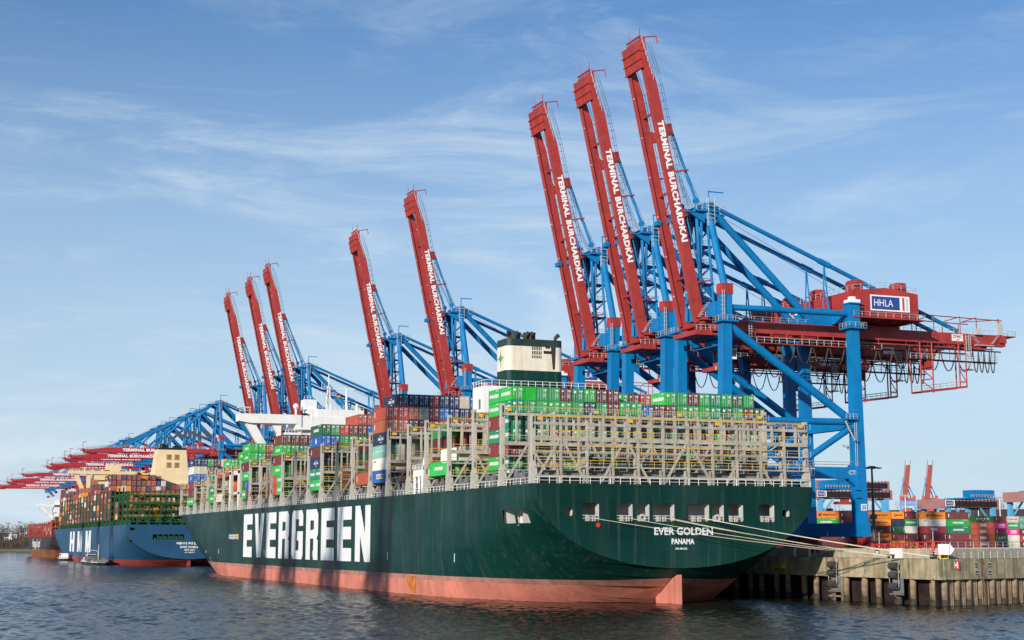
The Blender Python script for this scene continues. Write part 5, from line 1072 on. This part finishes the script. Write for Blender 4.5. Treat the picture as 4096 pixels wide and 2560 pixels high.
b = MB(); b.rail([Q(6.5, .8, QT), Q(13, .8, QT)], 1.3, 2.0, .05); b.rail([Q(14.6, .8, QT), Q(40, .8, QT)], 1.4, 2.2, .05); tag(b.build('quay_railing', M['galvanised']), 'galvanised pipe railing along the corner quay edge', 'railing')
b = MB(); c = Vector((175.1, 233.0, QT))
b.prism([(0, 0), (1.5, 0), (.55, 2.2), (.1, 2.2)], lambda u, v: (c.x + u * .78, c.y - u * .6, QT + .02 + v), lambda u, v: (c.x + u * .78 + .03, c.y - u * .6 + .04, QT + .02 + v), 0)
for k in range(5): b.prism([(.15, .25 + k * .36), (.25, .15 + k * .36), (.95 - k * .1, .6 + k * .36), (.9 - k * .1, .72 + k * .36)], lambda u, v: (c.x + u * .78 - .03, c.y - u * .6 - .04, QT + v), lambda u, v: (c.x + u * .78 - .01, c.y - u * .6 - .02, QT + v), 1)
tag(b.build('hazard_board', [M['mark_yellow'], M['sign_black']]), 'yellow and black striped hazard board on the quay corner', 'board')
c = Vector(Q(1.6, 1.2)); dv = Vector((.86, -.51, 0)); nv = Vector((-.51, -.86, 0)) * .03
sg = empty('arrow_sign', (0, 0, 0)); tag(sg, 'white arrow shaped sign with a red border on the quay corner', 'sign')
b = MB(); f = lambda u, v: c + dv * u + Vector((0, 0, QT + v)); b.prism([(0, .7), (2.1, .7), (2.1, 2.7), (0, 2.7)], lambda u, v: f(u, v), lambda u, v: f(u, v) + nv, 1); b.prism([(.12, .8), (2.0, .8), (2.0, 2.6), (.12, 2.6)], lambda u, v: f(u, v) + nv, lambda u, v: f(u, v) + nv * 2, 0); b.prism([(2.12, .7), (2.9, 1.7), (2.12, 2.7)], lambda u, v: f(u, v), lambda u, v: f(u, v) + nv, 0); b.build('sign_panel', [M['letter_white'], M['sign_red']], sg)
b = MB()
for u in (.3, 1.8): b.tube(f(u, 0), f(u, .7), .05, 6)
b.build('post', M['galvanised'], sg)
# red truss gangway behind the wall, lamp posts, light masts, barrier
tr = empty('gangway_truss', (0, 0, 0)); tag(tr, 'red steel truss gangway with orange gate posts behind the flood wall', 'gangway')
b = MB(); x = 178.5; ys_ = [258.5 - 2.1 * k for k in range(11)]
for xx in (x, x + 1.4):
    b.tube((xx, 258.5, 8.6), (xx, 237.5, 8.6), .1, 5); b.tube((xx, 258.5, 10), (xx, 237.5, 10.6), .1, 5)
    for k in range(10): b.tube((xx, ys_[k], 8.6), (xx, ys_[k + 1], 10.2), .08, 5); b.tube((xx, ys_[k], 8.6), (xx, ys_[k], 10.2), .08, 5); b.tube((xx, ys_[k], 10.2), (xx, ys_[k + 1], 8.6), .06, 5)
b.build('truss', M['sign_red'], tr); b = MB()
for y in (248.8, 244.2, 239.2): b.box(x - .12, x, y - .08, y + .08, QT, 10.4 + (y < 240) * .4)
b.box(x - .12, x, 239.0, 240.0, 10.7, 10.8); b.build('gate_post', M['mark_orange'], tr)
def lamp(p, h, label):
    e = empty('lamp_post', p); tag(e, label, 'lamp post', 'small twin lamp posts behind the flood wall'); b = MB(); b.tube((0, 0, 0), (0, 0, h), .1, 6, r2=.06); b.build('pole', M['galvanised'], e)
    for s_ in (-1, 1): b = MB(); b.bar((0, 0, h), (.9 * s_, 0, h + .35), .12, .1); b.build('lamp_head', M['lamp_grey'], e)
lamp((180.2, 276.5, QT), 4.9, 'small dark twin lamp post in front of the blue sill beam'); lamp((180.2, 258.5, QT), 4.9, 'small twin lamp post beside the crane leg numbered 25'); lamp((180.2, 241.5, QT), 5.0, 'small twin lamp post standing in front of the green and maroon boxes')
lm = empty('light_mast', (291, 420, QT)); tag(lm, 'tall dark grey light mast with a round lamp ring beside the crane leg', 'light mast'); b = MB(); b.tube((0, 0, 0), (0, 0, 27), .6, 10, r2=.28); b.box(-.9, .9, -.6, .6, 10.2, 11.6); b.build('pole', M['lamp_grey'], lm)
b = MB(); b.tube((0, 0, 26.2), (0, 0, 26.6), 2.0, 14); b.tube((0, 0, 26.6), (0, 0, 26.9), 1.2, 10)
for k in range(8): a = k * .785; b.cbox((2.5 * math.cos(a), 2.5 * math.sin(a), 26.3), .9, .9, .35)
b.build('lamp_ring', M['lamp_grey'], lm)
for p, h, l in (((215.3, 318, QT), 26, 'slim white mast standing close behind the crane leg numbered 25'), ((505.5, 700, QT), 28, 'white light mast between the two far raised cranes'), ((567.5, 700, QT), 27.5, 'white light mast in front of the bare trees, the taller one'), ((553, 700, QT), 20, 'short white mast without a lamp ring beside the taller mast by the trees')):
    e = empty('light_mast', p); tag(e, l, 'light mast', 'white light masts in the terminal'); b = MB(); b.tube((0, 0, 0), (0, 0, h), .3, 8, r2=.2); b.build('pole', M['white_paint'], e)
    if h > 21: b = MB(); b.box(-2.6, 2.6, -.5, .5, h - .5, h); b.box(-1.4, 1.4, -.5, .5, h - 1.0, h - .5); b.build('lamp_ring', M['galvanised'], e)
b = MB()
for k in range(60):
    p = Vector((242 + k * 3.2, 330 + k * 1.0, 0)); b.box(p.x, p.x + 2.9, p.y, p.y + .2, QT, QT + 1.5, 0)
    for j in range(3): b.box(p.x + .3 + j * .9, p.x + .75 + j * .9, p.y - .03, p.y, QT + .6, QT + 1.1, 1)
    b.tube((p.x, p.y + .4, QT), (p.x, p.y + .4, QT + 3.0), .06, 4, 2)
b.tube((242, 330.4, QT + 3), (434, 390.4, QT + 3), .05, 4, 2); b.tube((242, 330.4, QT + 2.2), (434, 390.4, QT + 2.2), .05, 4, 2); tag(b.build('traffic_barrier', [M['rail_white'], M['sign_red'], M['galvanised']]), 'white and red barrier fence along the terminal road', 'barrier')
# container wall in the yard
YB = 537.0; ZB = 8.2
YG = 'containers in the yard wall behind the quay'
YARD = [(331.8, '40h', ['maroon', 'brown', 'red'], [None, None, 'plain'], 'column at the edge of the green stern'), (343.4, '40h', ['brown', 'maroon', 'brown', 'bright', 'orange'], [None, None, None, 'ever', 'hapag'], 'column between stern and crane leg'), (355.6, '40h', ['maroon', 'brown', 'brown', 'maroon', 'brown'], [None, 'plain', 'plain', 'plain', 'plain'], 'column behind the crane leg'),
        (368.2, '40h', ['brown', 'orange', 'maroon', 'orange', 'orange'], ['plain', 'hapag', 'plain', 'hapag', 'hapag'], 'column behind the dark light mast'), (380.8, '20h', ['orange', 'maroon', 'forest', 'navy', 'orange'], ['hapag', 'plain', 'plain', 'oocl', 'hapag'], 'short column topped orange'), (387.1, '20h', ['forest', 'maroon', 'white', 'green', 'maroon'], ['plain', 'plain', 'oocl', 'ever', 'plain'], 'short column with a white third box'),
        (395.2, '40h', ['maroon', 'maroon', 'red', 'white', 'orange'], ['plain', 'plain', 'hmm', 'oocl', 'hapag'], 'column with the shaded side'), (407.6, '40h', ['maroon', 'maroon', 'emerald', 'bright', 'brown'], ['plain', 'plain', 'ever', 'ever', 'plain'], 'column with two green boxes'), (420, '40', ['rust', 'rust', 'rust', 'rust', 'forest'], ['hmm', 'hmm', 'hmm', 'hmm', 'uasc'], 'column topped dark green'),
        (432.6, '20', ['brown', 'forest', 'maroon', 'magenta', 'maroon'], ['plain', 'uasc', 'plain', 'one', 'plain'], 'short column with one magenta box'), (438.8, '20', ['cream', 'white', 'magenta', 'green', 'white'], ['plain', 'oocl', 'one', 'ever', 'yang'], 'white topped short column'), (445.4, '40', ['brown', 'rust', 'brown', 'teal', 'teal'], ['plain', 'plain', 'plain', 'china', 'china'], 'teal topped column at the picture edge')]
for x, kd, cs, bs, pl in YARD:
    Lc, H = cgeo(kd)[4:6]
    for t, (c, br) in enumerate(zip(cs, bs)): box_at(kd, c, x + Lc, YB, ZB + t * (H + .02), f'{WORD[c]} container, {ORD[t]} tier, yard {pl}', YG, rz=R(90), brand=br, parts=False)
b = MB(); r_ = random.Random(4)
for x, w, cs in ((380.4, 6.1, (0, 1, 0, 1, 8)), (386.8, 6.1, (0, 1, 1, 0, 2)), (419.4, 12.1, (0, 1, 0, 8)), (432, 12.1, (0, 1, 2, 0)), (446, 12.1, (1, 0, 0, 8)), (459, 12.1, (1, 0, 3, 8))):
    for t, c in enumerate(cs): b.box(x, x + w, 545, 547.4, ZB + t * 2.9, ZB + t * 2.9 + 2.85, c)
for k in range(26):
    for t in range(r_.randint(2, 3)): b.box(335 + k * 12.5, 347 + k * 12.5, 600, 602.4, ZB + t * 2.9, ZB + t * 2.9 + 2.85, r_.randrange(9))
tag(b.build('yard_containers', cmat), 'more mixed containers stacked deeper in the yard', 'containers', kind='stuff')
# yard gantry cranes
def gantry(x0, x1, Y, zt, label, house=None, sign=True):
    e = empty('yard_gantry', (x0, Y, QZ)); tag(e, label, 'gantry crane', 'yard gantry cranes'); w = x1 - x0; h = zt - QZ
    for g in (-9, 9):
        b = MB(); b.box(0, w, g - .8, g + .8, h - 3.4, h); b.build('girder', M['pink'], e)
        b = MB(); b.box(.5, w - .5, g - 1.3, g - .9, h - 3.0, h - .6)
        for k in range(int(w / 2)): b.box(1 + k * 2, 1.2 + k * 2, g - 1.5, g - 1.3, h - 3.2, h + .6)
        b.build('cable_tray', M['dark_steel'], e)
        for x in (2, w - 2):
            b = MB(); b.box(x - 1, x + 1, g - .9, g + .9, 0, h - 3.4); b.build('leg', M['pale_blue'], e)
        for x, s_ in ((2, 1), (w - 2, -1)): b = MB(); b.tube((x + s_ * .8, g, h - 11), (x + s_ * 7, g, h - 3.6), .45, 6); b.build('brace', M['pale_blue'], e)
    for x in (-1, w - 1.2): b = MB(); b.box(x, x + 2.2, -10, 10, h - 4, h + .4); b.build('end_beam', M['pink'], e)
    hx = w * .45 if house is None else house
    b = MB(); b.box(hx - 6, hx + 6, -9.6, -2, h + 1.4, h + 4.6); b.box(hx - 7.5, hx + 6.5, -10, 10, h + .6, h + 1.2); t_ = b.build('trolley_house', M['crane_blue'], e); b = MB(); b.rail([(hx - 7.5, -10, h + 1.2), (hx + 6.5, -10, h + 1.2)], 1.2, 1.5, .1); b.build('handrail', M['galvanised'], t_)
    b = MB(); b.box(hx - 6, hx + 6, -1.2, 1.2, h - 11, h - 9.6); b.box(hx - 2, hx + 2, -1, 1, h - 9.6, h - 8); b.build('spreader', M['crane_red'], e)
    if sign:
        b = MB(); b.box(-1, 4.2, -11.3, -11.1, h - 3, h - .2, 0); b.box(-.7, 3, -11.35, -11.3, h - 2.7, h - .5, 1); put_text(b, 'HHLA', (-.3, -11.4, h - 2.2), (3, 0, 0), (0, 0, 1.2), 0, 0); b.box(3.3, 3.6, -11.35, -11.3, h - 2.7, h - .5, 2); b.build('sign', [M['letter_white'], M['sign_blue'], M['sign_red']], e)
    return e
gantry(396, 436, 625, 34, 'pink and blue yard gantry just behind the crane leg numbered 25', 12); gantry(422, 463, 665, 40, 'taller pink and blue yard gantry rising above the first one', 22, False); gantry(380, 420, 720, 41, 'pink and blue yard gantry half hidden by the green stern', 24, False)
gantry(448, 477, 600, 29.6, 'pink and blue yard gantry standing alone before the bare trees', 22); gantry(465, 500, 560, 32, 'pink and blue yard gantry cut off by the picture edge')
# two distant cranes with upright booms
def far_crane(x, Y, label):
    e = empty('distant_crane', (x, Y, QZ), R(-36)); e.scale = (.78, .9, .97); tag(e, label, 'crane', 'distant orange boomed cranes')
    for q in (-7, 7):
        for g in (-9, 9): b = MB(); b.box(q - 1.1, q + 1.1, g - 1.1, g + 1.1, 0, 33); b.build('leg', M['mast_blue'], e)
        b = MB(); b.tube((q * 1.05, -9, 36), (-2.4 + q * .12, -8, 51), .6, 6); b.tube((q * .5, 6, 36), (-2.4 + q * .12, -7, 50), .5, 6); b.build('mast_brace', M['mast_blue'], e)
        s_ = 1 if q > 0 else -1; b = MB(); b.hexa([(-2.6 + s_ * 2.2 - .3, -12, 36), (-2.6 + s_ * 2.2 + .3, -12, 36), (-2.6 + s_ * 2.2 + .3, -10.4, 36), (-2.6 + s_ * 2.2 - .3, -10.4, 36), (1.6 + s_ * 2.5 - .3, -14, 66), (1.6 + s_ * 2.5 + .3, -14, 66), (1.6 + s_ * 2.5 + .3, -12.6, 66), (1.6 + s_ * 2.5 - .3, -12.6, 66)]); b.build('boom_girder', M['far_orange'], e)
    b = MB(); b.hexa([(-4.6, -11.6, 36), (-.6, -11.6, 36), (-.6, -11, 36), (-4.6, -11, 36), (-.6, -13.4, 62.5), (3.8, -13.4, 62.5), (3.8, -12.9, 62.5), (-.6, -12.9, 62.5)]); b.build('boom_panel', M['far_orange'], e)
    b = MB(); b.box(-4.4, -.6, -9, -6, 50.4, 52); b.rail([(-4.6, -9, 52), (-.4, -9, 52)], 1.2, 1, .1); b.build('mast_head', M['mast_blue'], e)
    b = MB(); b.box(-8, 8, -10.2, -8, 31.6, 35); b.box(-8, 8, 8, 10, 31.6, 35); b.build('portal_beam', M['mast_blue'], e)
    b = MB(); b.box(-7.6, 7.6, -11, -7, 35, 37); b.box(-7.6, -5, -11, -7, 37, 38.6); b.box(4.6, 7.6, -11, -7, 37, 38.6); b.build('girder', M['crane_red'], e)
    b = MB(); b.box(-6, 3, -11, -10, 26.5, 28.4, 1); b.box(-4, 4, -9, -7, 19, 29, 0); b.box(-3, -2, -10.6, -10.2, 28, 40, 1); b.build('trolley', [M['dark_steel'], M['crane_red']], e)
far_crane(724.5, 1000, 'distant crane with upright orange boom, the one nearer the big crane leg'); far_crane(739, 992, 'distant crane with upright orange boom, the one farther from the big crane leg')
# far shores
b = MB(); ridge = [(-600, 2350, 40), (-200, 2100, 36), (60, 2000, 30), (130, 1985, 27), (220, 1960, 30), (420, 1960, 34), (700, 1990, 34), (1000, 1900, 56), (1250, 1720, 68), (1700, 1500, 72), (2400, 1300, 66), (3000, 1250, 50)]
for (x, y, h), (x2, y2, h2) in zip(ridge[:-1], ridge[1:]):
    b.poly([(x, y - 22, -1), (x2, y2 - 22, -1), (x2, y2 - 6, 2.2), (x, y - 6, 2.2)], 1); b.poly([(x, y - 6, 2.2), (x2, y2 - 6, 2.2), (x2, y2 + 40, h2 * .5), (x, y + 40, h * .5)], 0); b.poly([(x, y + 40, h * .5), (x2, y2 + 40, h2 * .5), (x2, y2 + 160, h2 * .8), (x, y + 160, h * .8)], 0); b.poly([(x, y + 160, h * .8), (x2, y2 + 160, h2 * .8), (x2 + 100, y2 + 900, -1), (x + 100, y + 900, -1)], 0)
tag(b.build('hills', [M['hill_brown'], M['sand']]), kind='structure')
b = MB(); r_ = random.Random(12)
def tree(x, y, z, h, ever):
    b.bar((x, y, z - 1), (x + r_.uniform(-.6, .6), y, z + h * .6), .5, .5, 0, w2=.2, h2=.2)
    n = 26 if not ever else 30
    for k in range(n):
        t = r_.uniform(.25, 1); rr = (h * .36 * math.sin(min(1, t * 1.05) * 2.6) + .6) if not ever else h * .3 * (1.08 - t)
        a = r_.uniform(0, 6.28); c = Vector((x + math.cos(a) * rr * r_.random(), y + math.sin(a) * rr * .6, z + h * t)); d = Vector((r_.uniform(-1, 1), r_.uniform(-.5, .5), r_.uniform(.2, 1.2) if not ever else r_.uniform(-.6, .3))) * (h * .12); w = Vector((r_.uniform(-.5, .5), 0, r_.uniform(-.4, .4))) * (h * .07)
        b.poly([c - w, c + w, c + d + w * .3, c + d - w * .3], 1 if ever else 0)
def along(t):
    t = t * (len(ridge) - 1); k = min(int(t), len(ridge) - 2); f = t - k; a, c = ridge[k], ridge[k + 1]; return [a[i] + (c[i] - a[i]) * f for i in range(3)]
for k in range(2600):
    x, y, h = along(r_.random()); d = r_.choice((4, 30, 45, 90, 150)) + r_.uniform(-8, 10); z = (2.2 + (h * .5 - 2.2) * min(1, max(0, (d + 6) / 46))) if d < 40 else h * .5 + (h * .3) * (d - 40) / 120
    tree(x, y + d, z, r_.uniform(8, 15), r_.random() < .16)
for k in range(420):
    x = r_.uniform(60, 330); y = 1985 + r_.choice((0, 18, 40, 80, 150)) + r_.uniform(-8, 10); d = y - 1975; z = 2.2 + 12 * min(1, max(0, d / 46)) + max(0, d - 46) * .075; tree(x, y, z, r_.uniform(7, 13), r_.random() < .2)
tag(b.build('woods', [M['twig'], M['needle']]), 'bare brown winter woods on the far banks', 'woods', kind='stuff')
for x, y, z, w, l in ((141.5, 2024, 12.5, 15, 'white terraced villa on the far wooded bank'), (160, 2040, 17.5, 13, 'smaller white house with round dormers on the far wooded bank')):
    e = empty('villa', (x, y, z)); tag(e, l, 'house'); b = MB(); b.box(-w / 2, w * .2, -5, 5, -3, 4); b.box(-w * .1, w / 2, -4, 5, 2, 8 if w > 14 else 5); b.build('wall', M['white_paint'], e)
    b = MB()
    for k in range(5): b.box(-w * .4 + k * w * .18, -w * .4 + k * w * .18 + 1.2, -5.1, -5, .5, 2.4)
    b.build('window', M['glass_dark'], e)
oc = copy_tree(cr, (-128, 164, QZ), math.pi); OCL = 'ship crane with raised boom on the opposite bank, throwing its shadow on the green hull'
tag(oc, OCL, 'crane', 'cranes on the opposite bank')
for x, y in ((-128, 206), (-128, 252), (-128, 289), (-212, 567), (-212, 622), (-212, 697)): tag(copy_tree(oc, (x, y, QZ), math.pi), OCL, 'crane', 'cranes on the opposite bank')
b = MB(); b.box(-400, -124, 60, 420, -3, QT); b.box(-480, -208, 420, 900, -3, QT); tag(b.build('opposite_ground', M['concrete_pale']), kind='structure')
# opposite bank (behind and left of the viewpoint) with its own cranes, whose shadows fall across the basin
# ------------------------------------------------------------------ water
m = bpy.data.materials.new('water'); m.use_nodes = True; n, l = m.node_tree.nodes, m.node_tree.links; p = n['Principled BSDF']
p.inputs['Base Color'].default_value = (.014, .013, .009, 1); p.inputs['Roughness'].default_value = .1; p.inputs['IOR'].default_value = 1.33; p.inputs['Specular IOR Level'].default_value = .16
t = n.new('ShaderNodeTexCoord'); z = n.new('ShaderNodeTexNoise'); z.inputs['Scale'].default_value = 2.2; z.inputs['Detail'].default_value = 4; l.new(t.outputs['Object'], z.inputs[0])
bp = n.new('ShaderNodeBump'); bp.inputs['Strength'].default_value = .7; bp.inputs['Distance'].default_value = .1; l.new(z.outputs[0], bp.inputs['Height']); l.new(bp.outputs[0], p.inputs['Normal'])
import numpy as np
rg_ = np.random.default_rng(3)
rows = [120.0]
while rows[-1] < 2600: rows.append(rows[-1] + max(.4, rows[-1] * .0022))
rows = np.array(rows); az = np.radians(np.linspace(-2, 46, 760)); D_, A_ = np.meshgrid(rows, az, indexing='ij'); X_ = D_ * np.sin(A_); Y_ = D_ * np.cos(A_); Hh = np.zeros_like(X_)
patch = .72 + .38 * np.sin(X_ * .021 + Y_ * .008 + 2 * np.sin(Y_ * .006)) * np.sin(Y_ * .013 - X_ * .007 + 1.3 * np.sin(X_ * .011))
for k in range(60):
    lam = .75 * (4.6 / .75) ** (k / 59) * rg_.uniform(.93, 1.07); th_ = math.radians(205) + rg_.normal(0, .8); kk = 2 * math.pi / lam; amp = .0064 * lam * lam ** -.12
    fade = np.clip(lam / (np.maximum(.4, D_ * .0022) * 2.0) - .5, 0, 1); Hh += amp * fade * np.sin(kk * (X_ * math.sin(th_) + Y_ * math.cos(th_)) + rg_.uniform(0, 6.28))
Hh *= patch; nr, nc = X_.shape
co = np.stack([X_, Y_, WZ + Hh], -1).reshape(-1, 3); big_ = np.array([(-7000, -900, WZ - 1.2), (7000, -900, WZ - 1.2), (7000, 9000, WZ - 1.2), (-7000, 9000, WZ - 1.2)], float); co = np.concatenate([co, big_])
ii = (np.arange(nr - 1)[:, None] * nc + np.arange(nc - 1)[None, :]).reshape(-1); fq = np.stack([ii, ii + nc, ii + nc + 1, ii + 1], -1); fq = np.concatenate([fq[:, ::-1], [[nr * nc, nr * nc + 1, nr * nc + 2, nr * nc + 3]]]).astype(np.int32)
me = bpy.data.meshes.new('water'); me.vertices.add(len(co)); me.vertices.foreach_set('co', co.ravel().astype(np.float32)); me.loops.add(fq.size); me.loops.foreach_set('vertex_index', fq.ravel()); me.polygons.add(len(fq)); me.polygons.foreach_set('loop_start', np.arange(0, fq.size, 4, dtype=np.int32)); me.polygons.foreach_set('use_smooth', np.ones(len(fq), bool)); me.update(calc_edges=True); me.materials.append(m)
wo = bpy.data.objects.new('water', me); COL.objects.link(wo); tag(wo, kind='structure')
